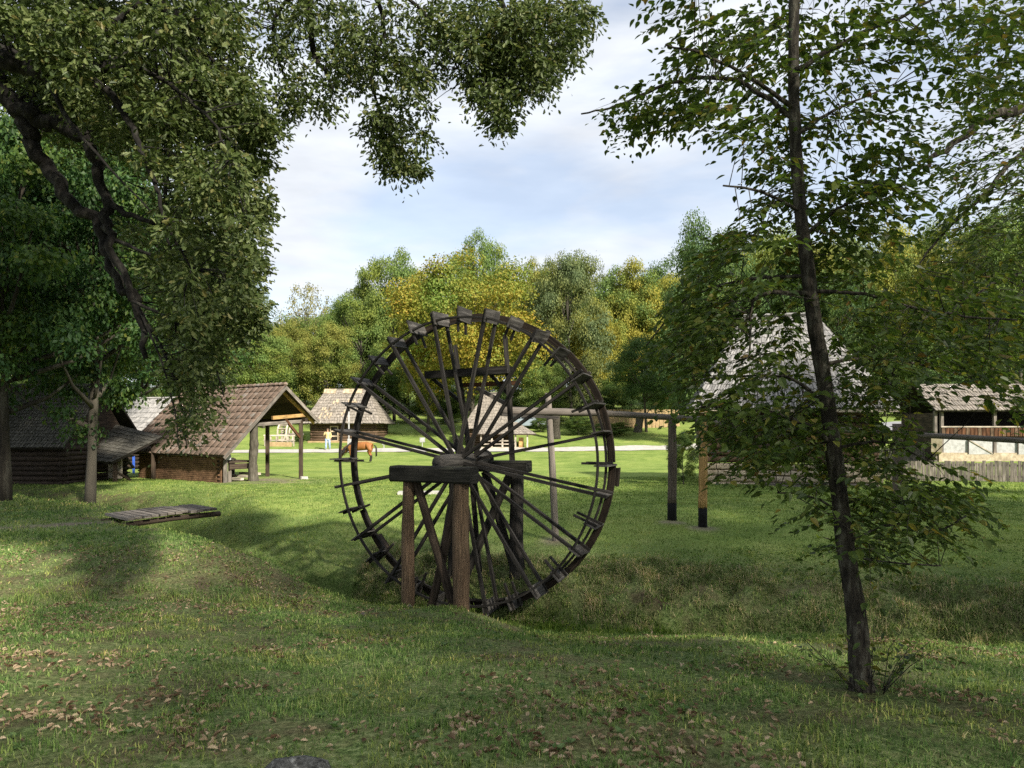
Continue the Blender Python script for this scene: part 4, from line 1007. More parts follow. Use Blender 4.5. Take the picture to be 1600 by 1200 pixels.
# ochre boundary wall and clutter at the wood edge
wl = empty('boundary_wall', P(985, 668, 73), 0, 'tan plank boundary wall under the trees beyond the road', 'wall')
for k in range(22):
    p0, p1 = P(925 + k * 6.2, 0, 74), P(925 + (k + 1) * 6.2, 0, 74)
    s = MB(); s.bar((p0.x + .02, 74, 2.72 + random.uniform(-.04, .04)), (p1.x - .01, 74, 2.72), .08, 2.2, up=(0, 0, 1)); s.build('panel', M['ochre'], wl)
def stump(px, y0, y1, d, r, mat, label, name='tree_stump', cat='stump', lean=0):
    a, c = P(px, y1, d), P(px + lean, y0, d); a.z = G(a.x, a.y) - .2
    s = MB(); s.log([a, a.lerp(c, .5), c], [r * 1.25, r, r * .95], 10, .07, 3)
    return tag(s.build(name, mat, None, True), label, cat)
stump(868, 646, 672, 66, .42, M['bark'], 'dark broken tree stump beyond the road to the right of the parked car')
stump(996, 652, 682, 70, .40, M['bark_grey'], 'leaning bare tree trunk in front of the tan boundary wall', 'bare_tree', 'tree', 4)
s = MB(); c = P(657, 778, 21.5)
s.box((c.x, c.y, G(c.x, c.y) + .02), 1.35, .55, .09, .08); tag(s.build('concrete_slab', M['slab']), 'flat pale slab lying in the grass behind the wheel', 'slab')

# signs and small posts by the road
lp = empty('sign_post', P(545, 692, 59.5), 0, 'slim white post with a dark finial in front of the far log house', 'post')
q = P(545, 0, 59.5); g0 = G(q.x, q.y)
s = MB(); s.log([(q.x, q.y, g0 - .1), (q.x, q.y, 3.25)], [.07, .06], 8, .02, 3); s.build('shaft', M['white_wash'], lp, True)
s = MB(); s.log([(q.x, q.y, 3.22), (q.x, q.y, 3.32), (q.x, q.y, 3.48)], [.06, .12, .07], 8, 0, 2); s.build('finial', M['tar'], lp, True)
s = MB(); s.box((q.x + .12, q.y - .1, g0 + .52), .42, .05, .50); s.build('notice', M['white_wash'], lp)
for px, d, lab in ((600, 57.2, 'small white peg marker at the road edge behind the bay horse'), (660, 60.5, 'small white box marker beyond the road left of the wheel hub')):
    q = P(px, 0, d); g0 = G(q.x, q.y); e = empty('marker_post', (q.x, q.y, g0), 0, lab, 'marker')
    s = MB(); s.bar((q.x, q.y, g0 - .1), (q.x, q.y, g0 + .55), .06, .06); s.build('shaft', M['white_wash'], e)
    s = MB(); s.box((q.x, q.y - .02, g0 + .58), .30 if px == 600 else .45, .06, .12 if px == 600 else .4); s.build('plate', M['white_wash'], e)

# ------------------------------------------------------------------ parked car
def car(px, d, yaw):
    x, y = at_px(px, d); g = G(x, y)
    e = empty('parked_car', (x, y, g + .02), yaw, 'small pale blue grey car parked under the trees beyond the road', 'car')
    paint = plain('pale_blue_grey_paint', [(.3, (.24, .29, .33)), (.7, (.28, .33, .37))], 2, .3, 0, spec=.5)
    glass = plain('dark_car_glass', [(.3, (.015, .018, .02)), (.7, (.03, .034, .038))], 2, .08, 0, spec=.6)
    rub = M['tar']
    body = [(-2.05, .32), (-2.1, .62), (-2.0, .86), (-1.55, .93), (-1.15, .97), (1.05, .95), (1.75, .84), (2.0, .66), (2.05, .36), (1.75, .24), (-1.8, .24)]
    cabin = [(-1.85, .93), (-1.45, 1.36), (-.9, 1.46), (.05, 1.45), (.55, 1.28), (1.15, .95)]
    def ext(prof, w0, w1f, name, mt):
        vs = []; n = len(prof)
        zs = [p[1] for p in prof]; z0_, z1_ = min(zs), max(zs)
        for sgn in (-1, 1):
            for (a, z) in prof:
                k = (z - z0_) / (z1_ - z0_); vs.append((a, sgn * w0 * (1 - (1 - w1f) * k), z))
        fs = [[i, (i + 1) % n, n + (i + 1) % n, n + i] for i in range(n)] + [list(range(n))[::-1], [n + i for i in range(n)]]
        b = MB().add(vs, fs); me_ = b.mesh(name); me_.materials.append(mt)
        o = bpy.data.objects.new(name, me_); COL.objects.link(o); o.parent = e
        md = o.modifiers.new('bevel', 'BEVEL'); md.width = .05; md.segments = 3
        return o
    ext(body, .86, .95, 'body', paint); ext(cabin, .76, .80, 'cabin', paint)
    for sgn in (-1, 1):
        for pr in ([(-1.55, .99), (-1.28, 1.32), (-.50, 1.39), (-.50, .99)], [(-.42, .99), (-.42, 1.39), (.02, 1.37), (.45, 1.20), (.85, .99)]):
            vs = [(a, sgn * (.775 - .19 * (z - .93)), z) for a, z in pr] + [(a, sgn * (.74 - .19 * (z - .93)), z) for a, z in pr]
            n = len(pr); b = MB().add(vs, [list(range(n)), [n + i for i in range(n)][::-1]] + [[i, (i + 1) % n, n + (i + 1) % n, n + i] for i in range(n)]); me_ = b.mesh('side_window'); me_.materials.append(glass)
            o = bpy.data.objects.new('side_window', me_); COL.objects.link(o); o.parent = e
        for a in (-1.28, 1.28):
            b = MB(); b.log([(a, sgn * .88, .31), (a, sgn * .68, .31)], [.31, .31], 18, 0, 1); me_ = b.mesh('tyre', True); me_.materials.append(rub)
            o = bpy.data.objects.new('tyre', me_); COL.objects.link(o); o.parent = e
            b = MB(); b.log([(a, sgn * .895, .31), (a, sgn * .80, .31)], [.19, .19], 14, 0, 1); me_ = b.mesh('rim', True); me_.materials.append(M['slab'])
            o2 = bpy.data.objects.new('rim', me_); COL.objects.link(o2); o2.parent = o
    for a, z, w, mt, nm in ((2.0, .66, .34, M['white_wash'], 'headlight'), (-2.05, .74, .3, M['red_board'], 'tail_light')):
        for sgn in (-1, 1):
            b = MB(); b.box((a, sgn * .62, z), .12, w, .13); me_ = b.mesh(nm); me_.materials.append(mt); o = bpy.data.objects.new(nm, me_); COL.objects.link(o); o.parent = e
    return e
car(822, 73.5, math.radians(-6))

# ------------------------------------------------------------------ living things
def skin_body(name, joints, edges, root, sub=2):
    me_ = bpy.data.meshes.new(name); me_.from_pydata([j[0] for j in joints], edges, [])
    o = bpy.data.objects.new(name, me_); COL.objects.link(o)
    md = o.modifiers.new('skin', 'SKIN'); o.modifiers.new('sub', 'SUBSURF').levels = sub
    for k, v in enumerate(me_.skin_vertices[0].data):
        r = joints[k][1]; v.radius = r if isinstance(r, tuple) else (r, r); v.use_root = (k == root)
    md.use_smooth_shade = True
    bpy.context.view_layer.update()
    dg = bpy.context.evaluated_depsgraph_get(); m2 = bpy.data.meshes.new_from_object(o.evaluated_get(dg))
    bpy.data.objects.remove(o); m2.name = name
    return m2
def horse():
    x, y = at_px(563, 45.6); g = G(x, y)
    e = empty('bay_horse', (x, y, g), math.radians(-12), 'stocky bay draft horse grazing with its black maned head down', 'horse', None)
    # local axes: -x is where it heads
    J = [((.62, 0, 1.18), (.34, .33)), ((.15, 0, 1.10), (.36, .33)), ((-.30, 0, 1.10), (.35, .34)), ((-.68, 0, 1.16), (.27, .33)),
         ((-.95, 0, 1.06), (.16, .25)), ((-1.22, 0, .82), (.13, .20)), ((-1.42, 0, .60), (.11, .15)), ((-1.50, 0, .36), (.085, .105)), ((-1.53, 0, .12), (.062, .07)),
         ((.85, 0, 1.08), (.26, .28))]
    E = [(0, 1), (1, 2), (2, 3), (3, 4), (4, 5), (5, 6), (6, 7), (7, 8), (0, 9)]
    def leg(at, pts):
        p = at
        for q in pts: J.append(q); E.append((p, len(J) - 1)); p = len(J) - 1
    for s_ in (-1, 1):
        fx = .06 * s_
        leg(3, [((-.60 + fx, .17 * s_, .82), (.13, .15)), ((-.58 + fx, .18 * s_, .48), (.075, .085)), ((-.57 + fx, .18 * s_, .16), (.065, .07)), ((-.60 + fx, .18 * s_, .05), (.10, .10))])
        leg(0, [((.74 - fx, .18 * s_, .84), (.15, .19)), ((.66 - fx, .19 * s_, .66), (.09, .12)), ((.82 - fx, .19 * s_, .44), (.07, .085)), ((.78 - fx, .19 * s_, .16), (.065, .07)), ((.74 - fx, .19 * s_, .05), (.10, .10))])
    m2 = skin_body('body', J, E, 1)
    bay = plain('bay_horse_coat', [(.3, (.20, .075, .022)), (.7, (.33, .135, .040))], 3, .6, .1); blk = plain('black_horse_hair', [(.3, (.012, .010, .010)), (.7, (.035, .03, .028))], 9, .6, .3)
    m2.materials.clear(); m2.materials.append(bay); m2.materials.append(blk)
    for p in m2.polygons:
        c = p.center; p.material_index = 1 if (c.z < .50 and c.x > -1.1) or (c.x < -1.44 and c.z < .24) else 0
    o = bpy.data.objects.new('body', m2); COL.objects.link(o); o.parent = e
    b = MB()
    for k in range(60):
        t = random.random(); p = Vector((-.62, 0, 1.44)).lerp(Vector((-1.36, 0, .86)), t); q = p + Vector((-.08 + random.uniform(-.1, .1), random.choice((-1, -1, 1)) * (.20 + .05 * random.random()), -.42 + random.uniform(-.12, .1)))
        b.log([p, p.lerp(q, .5) + Vector((0, math.copysign(.06, q.y), .06)), q], [.05, .045, .012], 5, .1, 2)
    me_ = b.mesh('mane', True); me_.materials.append(blk); o = bpy.data.objects.new('mane', me_); COL.objects.link(o); o.parent = e
    b = MB()
    for k in range(22):
        w = random.uniform(-.05, .05); b.log([(1.06, w * .4, 1.22), (1.20, w, 1.02), (1.22 + random.uniform(-.05, .05), w * 1.6, .46 + random.uniform(-.08, .12))], [.035, .05, .01], 5, .1, 3)
    me_ = b.mesh('tail', True); me_.materials.append(blk); o = bpy.data.objects.new('tail', me_); COL.objects.link(o); o.parent = e
    for s_ in (-1, 1):
        b = MB(); b.log([(-1.36, .07 * s_, .78), (-1.34, .10 * s_, .88), (-1.33, .11 * s_, .95)], [.03, .035, .006], 6, 0, 2); me_ = b.mesh('ear', True); me_.materials.append(bay); o = bpy.data.objects.new('ear', me_); COL.objects.link(o); o.parent = e
    e.scale = (.92, .92, .92)
horse()
def person():
    x, y = at_px(512, 58.2); g = G(x, y) + .03
    e = empty('person', (x, y, g), math.radians(15), 'person in a pale yellow top and light blue jeans walking on the road', 'person')
    J = [((0, 0, .93), (.15, .11)), ((0, 0, 1.10), (.13, .10)), ((0, .0, 1.32), (.16, .11)), ((0, 0, 1.45), (.07, .06)), ((0, -.02, 1.53), (.055, .055)), ((0, -.03, 1.64), (.095, .105)), ((0, -.02, 1.70), (.06, .07)),
         ((.10, .0, .86), (.095, .095)), ((.14, -.06, .50), (.065, .065)), ((.17, .12, .10), (.045, .045)), ((.18, .0, .04), (.04, .035)),
         ((-.10, 0, .86), (.095, .095)), ((-.13, -.14, .52), (.065, .065)), ((-.15, -.16, .10), (.045, .045)), ((-.16, -.28, .04), (.04, .035)),
         ((.20, 0, 1.38), (.06, .06)), ((.27, .05, 1.12), (.045, .045)), ((.22, -.12, .92), (.035, .035)), ((.20, -.16, .86), (.04, .025)),
         ((-.20, 0, 1.38), (.06, .06)), ((-.30, -.08, 1.20), (.045, .045)), ((-.16, -.22, 1.40), (.035, .035)), ((-.12, -.23, 1.47), (.04, .025))]
    E = [(0, 1), (1, 2), (2, 3), (3, 4), (4, 5), (5, 6), (0, 7), (7, 8), (8, 9), (9, 10), (0, 11), (11, 12), (12, 13), (13, 14), (2, 15), (15, 16), (16, 17), (17, 18), (2, 19), (19, 20), (20, 21), (21, 22)]
    m2 = skin_body('body', J, E, 0)
    skin = plain('skin', [(.3, (.42, .24, .16)), (.7, (.52, .32, .22))], 5, .5, 0); top = plain('pale_yellow_cloth', [(.3, (.58, .46, .20)), (.7, (.66, .54, .28))], 6, .9, .1)
    jean = plain('light_blue_denim', [(.3, (.22, .32, .45)), (.7, (.34, .44, .56))], 9, .9, .1); hairm = plain('brown_hair', [(.3, (.04, .022, .012)), (.7, (.09, .055, .03))], 12, .6, .2)
    m2.materials.clear(); m2.materials.append(skin)
    o = bpy.data.objects.new('body', m2); COL.objects.link(o); o.parent = e
    def cloth(name, segs, mt):
        b = MB()
        for pts, rr in segs: b.log(pts, rr, 12, 0, 3)
        me_ = b.mesh(name, True); me_.materials.append(mt); q = bpy.data.objects.new(name, me_); COL.objects.link(q); q.parent = e
    cloth('top', [([(0, 0, .88), (0, 0, 1.1), (0, 0, 1.34), (0, 0, 1.46)], [.175, .155, .185, .075]), ([(.12, 0, 1.40), (.21, 0, 1.37), (.275, .05, 1.12), (.235, -.08, .98)], [.085, .08, .06, .05]), ([(-.12, 0, 1.40), (-.21, 0, 1.37), (-.305, -.08, 1.20), (-.2, -.18, 1.35)], [.085, .08, .06, .05])], top)
    cloth('jeans', [([(0, 0, .78), (0, 0, .95)], [.165, .17]), ([(.10, 0, .88), (.14, -.06, .50), (.17, .12, .09)], [.115, .085, .075]), ([(-.10, 0, .88), (-.13, -.14, .52), (-.15, -.16, .09)], [.115, .085, .075])], jean)
    cloth('hair', [([(0, .02, 1.56), (0, .01, 1.68), (0, -.01, 1.765)], [.095, .125, .05]), ([(0, .05, 1.66), (0, .11, 1.5), (0, .10, 1.38)], [.09, .07, .03])], hairm)
    for px_, py_ in ((.18, .02), (-.16, -.24)):
        b = MB(); b.log([(px_, py_ + .10, .045), (px_, py_, .05), (px_, py_ - .12, .035)], [.05, .055, .035], 8, 0, 2); me_ = b.mesh('shoe', True); me_.materials.append(M['white_wash']); q = bpy.data.objects.new('shoe', me_); COL.objects.link(q); q.parent = e
person()

# ------------------------------------------------------------------ near trees with real leaves
def in_poly(poly, n, r=rng):
    poly = np.array(poly, float); lo, hi = poly.min(0), poly.max(0); out = []
    x1, y1 = poly[:, 0], poly[:, 1]; x2, y2 = np.roll(x1, -1), np.roll(y1, -1)
    while len(out) < n:
        p = lo + (hi - lo) * r.random(2)
        c = ((y1 > p[1]) != (y2 > p[1])) & (p[0] < (x2 - x1) * (p[1] - y1) / (y2 - y1 + 1e-9) + x1)
        if c.sum() % 2: out.append(p)
    return np.array(out)
def pxs(pp, d): return np.stack([(pp[:, 0] - 800) * d / F, d, EYE - (pp[:, 1] - HOR) * d / F], -1)
def limb_points(limbs):
    pts = []
    for l in limbs:
        for k in range(len(l[0]) - 1):
            for q in range(8): pts.append(np.array(l[0][k].lerp(l[0][k + 1], q / 8)))
    return np.array(pts)
def twigs(mb, starts, ends, r0, sag, sub=2):
    for a, b in zip(starts, ends):
        a, b = Vector(a), Vector(b); l = (b - a).length
        if l > .75: a = b + (a - b) * (.75 / l); l = .75
        m = a.lerp(b, .55) + Vector((random.uniform(-.08, .08) * l, random.uniform(-.08, .08) * l, sag * l + random.uniform(-.06, .06) * l))
        mb.log([a, m, b], [r0 * (1 + .5 * l), r0 * .8, r0 * .35], 4, .05, sub)
def smooth_path(pts, n=4):
    """Catmull-Rom through the points"""
    p = [pts[0] * 2 - pts[1]] + list(pts) + [pts[-1] * 2 - pts[-2]]; out = []
    for i in range(1, len(p) - 2):
        for k in range(n):
            t = k / n
            out.append(.5 * ((2 * p[i]) + (p[i + 1] - p[i - 1]) * t + (2 * p[i - 1] - 5 * p[i] + 4 * p[i + 1] - p[i + 2]) * t * t + (3 * p[i] - p[i - 1] - 3 * p[i + 1] + p[i + 2]) * t ** 3))
    out.append(pts[-1]); return out
def limb(mb, pts, r0, r1, n=9, jit=.06):
    c = smooth_path([Vector(p) for p in pts], 5); k = len(c)
    for i in range(1, k - 1): c[i] = c[i] + Vector([random.uniform(-1, 1) * min(r0, .12) * .38 for q in range(3)])
    rr = [r0 + (r1 - r0) * (i / (k - 1)) ** .8 for i in range(k)]
    mb.log(c, rr, n, jit, 2)
    return (c, r0)
def place_leaves(root, leaves, T, mat, single=300, name='leaf', mass='crown'):
    """the leaves that show largest are parts of their own, the others one mass of leaves"""
    Pn, A, Nn, S = leaves
    d = Pn[:, 1]; px = 800 + Pn[:, 0] * F / np.maximum(d, .1); py = HOR - (Pn[:, 2] - EYE) * F / np.maximum(d, .1)
    vis = (px > 5) & (px < 1595) & (py > 5) & (py < 1195) & (d > 1)
    order = np.argsort(np.where(vis, -S / d, 1.0))
    one = order[:single]; rest = order[single:]
    o = link(mass, leaf_mesh(mass, Pn[rest], A[rest], Nn[rest], S[rest], T), root); o.data.materials.append(mat); tag(o, kind='stuff')
    me_ = mesh_from(name, T[0], faces=T[1]); me_.materials.append(mat)
    A_ = unit(A[one]); N_ = unit(Nn[one] - A_ * np.sum(A_ * Nn[one], 1, keepdims=True)); B_ = np.cross(N_, A_)
    inv = PINV(root)
    for k, i in enumerate(one):
        q = bpy.data.objects.new(name, me_); COL.objects.link(q); q.parent = root
        s = S[i]; m = Matrix((A_[k] * s, B_[k] * s, N_[k] * s)).transposed().to_4x4(); m.translation = Vector(Pn[i])
        q.matrix_local = inv @ m
    return o
def spray_leaves(base, direc, length, nl, size, r=rng, droop=.35, tilt=.38):
    """leaves set left and right along flat twigs: base (N,3), direc (N,3)"""
    n = len(base); t = (np.arange(nl) + .6) / nl
    direc = unit(direc); side = unit(np.cross(direc, np.array([0, 0, 1.0])))
    pos = base[:, None, :] + direc[:, None, :] * (t[None, :, None] * length[:, None, None])
    pos[:, :, 2] -= droop * (t ** 2)[None, :] * length[:, None]
    sg = np.where(np.arange(nl) % 2, 1.0, -1.0)
    sp = side[:, None, :] * (sg * .9)[None, :, None]
    fork = r.random((n, nl)) < .45                       # side twiglets
    pos = pos + sp * (fork * r.uniform(.04, .20, (n, nl)))[:, :, None]
    ax = direc[:, None, :] * .65 + sp + r.normal(size=(n, nl, 3)) * .30; ax[:, :, 2] -= .25
    nor = np.array([0, 0, 1.0]) + r.normal(size=(n, nl, 3)) * tilt
    S = size * r.uniform(.5, 1.25, (n, nl)) * (1 - .25 * t[None, :])
    return pos.reshape(-1, 3), ax.reshape(-1, 3), nor.reshape(-1, 3), S.ravel()

# --- the slender hornbeam at the right
hx, hy = at_px(1353, 5.05)
horn = empty('hornbeam_tree', (hx, hy, G(hx, hy)), 0, 'slender young tree with a dark leaning trunk in the right foreground', 'tree')
TR = [P(1357, 1125, 4.95), P(1345, 1060, 5.0), P(1338, 960, 5.02), P(1322, 860, 5.05), P(1306, 730, 5.08), P(1290, 610, 5.1), P(1272, 500, 5.1), P(1262, 420, 5.1), P(1250, 320, 5.1), P(1242, 200, 5.1), P(1240, 60, 5.15), P(1246, -150, 5.2), P(1256, -420, 5.2), P(1270, -640, 5.2)]
c = smooth_path(TR, 5); k_ = len(c)
rr = np.interp(np.arange(k_) / (k_ - 1), [0, .03, .08, .2, .4, .62, .8, 1], [.175, .120, .076, .064, .054, .045, .036, .012])
b = MB(); b.log(c, list(rr), 14, .05, 2); b.build('trunk', M['bark'], horn, True)
limbs = [(c, .05)]
b = MB()
def hb_(pts, r0, r1=.006):
    limbs.append(limb(b, [P(*p) for p in pts], r0, r1, 6))
hb_([(1240, 170, 5.1), (1185, 130, 4.9), (1110, 90, 4.6), (1040, 70, 4.4)], .020)
hb_([(1240, 185, 5.1), (1150, 125, 5.3), (1050, 130, 5.5), (965, 165, 5.6), (908, 178, 5.6)], .022)
hb_([(1243, 110, 5.1), (1330, 60, 5.0), (1420, 20, 4.9), (1500, -30, 4.8)], .022)
hb_([(1243, 210, 5.1), (1310, 170, 5.5), (1400, 130, 5.9)], .018)
hb_([(1250, 330, 5.1), (1190, 300, 4.8), (1130, 290, 4.6)], .014)
hb_([(1255, 370, 5.1), (1320, 320, 4.9), (1400, 290, 4.6)], .016)
hb_([(1265, 460, 5.1), (1200, 458, 4.8), (1175, 480, 4.7), (1170, 560, 4.6)], .020)
hb_([(1266, 455, 5.1), (1350, 460, 4.9), (1460, 488, 4.6), (1590, 500, 4.3)], .018)
hb_([(1262, 430, 5.1), (1150, 440, 5.4), (1070, 470, 5.7), (1010, 540, 5.9)], .016)
hb_([(1294, 690, 5.08), (1262, 665, 4.9), (1180, 640, 4.7), (1095, 636, 4.5)], .020)
hb_([(1298, 640, 5.08), (1230, 590, 5.4), (1130, 590, 5.7), (1060, 600, 5.9)], .016)
hb_([(1284, 570, 5.1), (1370, 560, 5.4), (1480, 580, 5.7), (1580, 610, 5.9)], .016)
hb_([(1302, 700, 5.08), (1380, 690, 4.9), (1450, 720, 4.8)], .014)
hb_([(1315, 800, 5.06), (1265, 775, 4.9), (1215, 770, 4.8)], .010)
hb_([(1322, 850, 5.05), (1390, 820, 4.9), (1460, 830, 4.7), (1510, 806, 4.6)], .012)
hb_([(1325, 870, 5.05), (1400, 880, 5.1), (1470, 884, 5.2)], .009)
hb_([(1256, -300, 5.2), (1150, -350, 5.3), (1060, -330, 5.4)], .018); hb_([(1256, -350, 5.2), (1370, -420, 5.1), (1460, -400, 5.0)], .018)
hb_([(1250, -100, 5.2), (1150, -90, 5.6), (1050, -60, 5.9)], .018); hb_([(1250, -60, 5.2), (1380, -110, 5.5), (1500, -120, 5.7)], .018)
lp_ = limb_points(limbs)
REG = [([(1015, 0), (1240, 0), (1240, 300), (1140, 260), (1110, 190), (1050, 170), (1030, 110), (1060, 60)], 88, 4.3, 5.9),
       ([(935, 165), (1010, 125), (1110, 140), (1095, 185), (1020, 195), (950, 235), (960, 190)], 24, 5.2, 5.9),
       ([(1240, 0), (1640, 0), (1620, 130), (1450, 220), (1240, 320)], 92, 4.3, 6.0),
       ([(1240, 320), (1450, 220), (1430, 330), (1400, 400), (1300, 460), (1250, 440)], 66, 4.4, 5.9),
       ([(1240, 300), (1150, 330), (1100, 390), (1030, 520), (1020, 570), (1100, 600), (1270, 580), (1260, 450)], 84, 4.2, 6.0),
       ([(1080, 590), (1120, 680), (1230, 730), (1230, 780), (1310, 890), (1440, 860), (1440, 720), (1400, 650), (1300, 590)], 128, 4.0, 5.9),
       ([(1300, 460), (1600, 420), (1640, 590), (1440, 590), (1420, 640), (1300, 600)], 108, 4.0, 6.2), ([(1540, 590), (1640, 600), (1640, 680), (1560, 650)], 8, 4.4, 5.6),
       ([(1400, 730), (1560, 735), (1540, 780), (1450, 850)], 26, 4.3, 5.4), ([(1050, 470), (1090, 430), (1120, 470), (1110, 570), (1080, 640), (1020, 580)], 36, 4.4, 5.9), ([(1095, 640), (1270, 620), (1280, 720), (1200, 750), (1120, 710)], 52, 4.2, 5.6),
       ([(1280, 860), (1330, 880), (1420, 880), (1360, 930), (1300, 915)], 12, 4.7, 5.2),
       ([(1040, -480), (1480, -480), (1560, -20), (1040, -20)], 120, 4.2, 6.2)]
cl = []
for poly, n, d0, d1 in REG:
    n = int(n * 1.15)
    pp = in_poly(poly, n); d = rng.uniform(d0, d1, n); cl.append(pxs(pp, d))
cl = np.concatenate(cl)
cpx = 800 + cl[:, 0] * F / cl[:, 1]; tpx = np.interp(cl[:, 2], [p.z for p in TR], [800 + p.x * F / p.y for p in TR])
fr_ = (np.abs(cpx - tpx) < 62) & (cl[:, 1] < 5.35) & (rng.random(len(cl)) < .85)
cl[fr_] *= (rng.uniform(5.5, 6.3, fr_.sum()) / cl[fr_, 1])[:, None] * np.array([1, 1, 0]) + np.array([0, 0, 1])
tx, ty = np.interp(cl[:, 2], [p.z for p in TR], [p.x for p in TR]), np.interp(cl[:, 2], [p.z for p in TR], [p.y for p in TR])
out = np.stack([cl[:, 0] - tx, (cl[:, 1] - ty) * .8, np.zeros(len(cl))], -1)
out = unit(out) + rng.normal(size=out.shape) * .45; out[:, 2] = rng.uniform(-.35, .15, len(cl))
ln = rng.uniform(.28, .52, len(cl))
base = cl - unit(out) * ln[:, None] * .5
near = lp_[np.argmin(((base[:, None, :] - lp_[None]) ** 2).sum(-1), 1)]
kq = rng.random(len(base)) < .6
twigs(b, near[kq], base[kq], .0030, .06)
twigs(b, base, base + unit(out) * ln[:, None] * .9 + np.array([0, 0, -.07]), .0022, .03, 2)
tag(b.build('branches', M['bark'], horn, True), kind='stuff')
LV = spray_leaves(base, out, ln, 24, .076)
# shoots around the foot of the trunk
sb = []; sd = []; b = MB(); foot = np.array(TR[0]); foot[2] = G(hx, hy)
for k in range(16):
    a = random.uniform(0, 6.28); q = foot + np.array([math.cos(a) * .10, math.sin(a) * .10, .02]); e_ = q + np.array([math.cos(a) * random.uniform(.1, .42), math.sin(a) * random.uniform(.1, .35), random.uniform(.12, .62)])
    twigs(b, [q], [e_], .0035, .05); sb.append(q + (e_ - q) * .3); sd.append(e_ - q)
b.build('shoots', M['bark'], horn, True)
sb, sd = np.array(sb), np.array(sd)
L2 = spray_leaves(sb, sd, np.linalg.norm(sd, axis=1) * .8, 9, .070)
LV = tuple(np.concatenate([u, v]) for u, v in zip(LV, L2))
place_leaves(horn, LV, T_OVATE, M['leaf_beam'])

# --- a second hornbeam whose boughs reach in from beyond the right edge
rx, ry = 8.0, 8.2
rt = empty('hornbeam_tree', (rx, ry, G(rx, ry)), 0, 'tree beyond the frame whose thick bough and leaves hang in at the right edge', 'tree')
b = MB(); c, _ = limb(b, [(rx, ry, G(rx, ry) - .2), (rx - .1, ry, 2.5), (rx, ry, 5.0), (rx + .2, ry, 8.5), (rx, ry + .2, 12)], .20, .05, 14); b.build('trunk', M['bark'], rt, True)
limbs = [(c, .1)]; b = MB()
limbs.append(limb(b, [Vector((rx - .05, ry, 4.2)), P(1700, 175, 7.6), P(1600, 170, 7.2), P(1540, 186, 7.0), P(1480, 232, 6.9), P(1440, 262, 6.8), P(1395, 300, 6.8)], .085, .006, 9))
limbs.append(limb(b, [P(1660, 190, 7.4), P(1585, 250, 7.3), P(1540, 300, 7.2), P(1480, 360, 7.2), P(1430, 420, 7.2)], .034, .008, 6))
limbs.append(limb(b, [Vector((rx, ry, 3.4)), P(1700, 400, 7.8), P(1590, 430, 7.6), P(1500, 470, 7.5)], .05, .01, 7))
limbs.append(limb(b, [Vector((rx, ry, 5.2)), P(1720, 20, 7.5), P(1600, 30, 7.2), P(1520, 90, 7.0)], .05, .01, 7))
lp_ = limb_points(limbs)
cl = []
for poly, n, d0, d1 in [([(1470, 190), (1620, 100), (1660, 580), (1490, 570), (1450, 430), (1470, 300)], 210, 6.4, 8.6), ([(1470, 0), (1660, 0), (1640, 120), (1500, 170)], 60, 6.6, 8.2), ([(1600, -300), (2000, -300), (2000, 600), (1640, 640)], 120, 6.6, 9.6)]:
    pp = in_poly(poly, n); cl.append(pxs(pp, rng.uniform(d0, d1, n)))
cl = np.concatenate(cl); out = np.stack([cl[:, 0] - rx, (cl[:, 1] - ry) * .6, np.zeros(len(cl))], -1); out = unit(out) + rng.normal(size=out.shape) * .5; out[:, 2] = rng.uniform(-.4, .1, len(cl))
ln = rng.uniform(.35, .65, len(cl)); base = cl - unit(out) * ln[:, None] * .5
near = lp_[np.argmin(((base[:, None, :] - lp_[None]) ** 2).sum(-1), 1)]
kq = rng.random(len(base)) < .6
twigs(b, near[kq], base[kq], .0035, .06); twigs(b, base, base + unit(out) * ln[:, None] * .9 + np.array([0, 0, -.08]), .003, .03, 1)
tag(b.build('branches', M['bark'], rt, True), kind='stuff')
place_leaves(rt, spray_leaves(base, out, ln, 18, .085), T_OVATE, M['leaf_beam'], 200)

# --- the old oak at the left, its boughs hanging over the view
ox, oy = -8.4, 7.6
oak = empty('oak_tree', (ox, oy, G(ox, oy)), 0, 'big old oak whose dark crooked boughs and leaves hang down at the left', 'tree')
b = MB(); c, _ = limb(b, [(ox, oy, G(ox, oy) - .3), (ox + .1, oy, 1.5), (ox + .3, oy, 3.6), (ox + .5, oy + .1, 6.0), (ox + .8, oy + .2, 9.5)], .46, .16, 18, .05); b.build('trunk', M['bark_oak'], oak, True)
limbs = [(c, .3)]; b = MB(); D = 8.2
def ob(pts, r0, r1, n=8): limbs.append(limb(b, [p if isinstance(p, Vector) else P(*p) for p in pts], r0, r1, n))
ob([Vector((ox + .3, oy, 4.0)), (-60, 60, 7.9), (0, 140, 8.1), (42, 196, 8.1), (75, 270, 8.1), (118, 320, 8.0), (158, 362, 8.0), (180, 432, 7.9), (216, 480, 7.9), (228, 560, 7.8)], .135, .03)
ob([Vector((ox + .4, oy, 5.2)), (-60, 80, 6.9), (50, 104, 6.8), (125, 112, 6.8), (190, 92, 6.9), (250, 50, 7.1)], .15, .04, 10)
ob([(10, 150, 8.1), (60, 190, 8.0), (105, 200, 8.0), (145, 240, 8.0), (163, 320, 7.9), (172, 372, 7.8), (205, 470, 7.7)], .11, .035)
ob([(168, 316, 7.9), (215, 342, 7.8), (262, 346, 7.8), (330, 318, 7.7), (390, 330, 7.6)], .040, .010, 6)
ob([(120, 112, 6.85), (175, 150, 6.8), (214, 216, 6.75), (240, 280, 6.7), (262, 350, 6.7), (300, 420, 6.8)], .05, .008, 7)
ob([(60, 104, 6.8), (110, 190, 6.8), (150, 240, 6.8), (235, 330, 6.8)], .03, .008, 6)
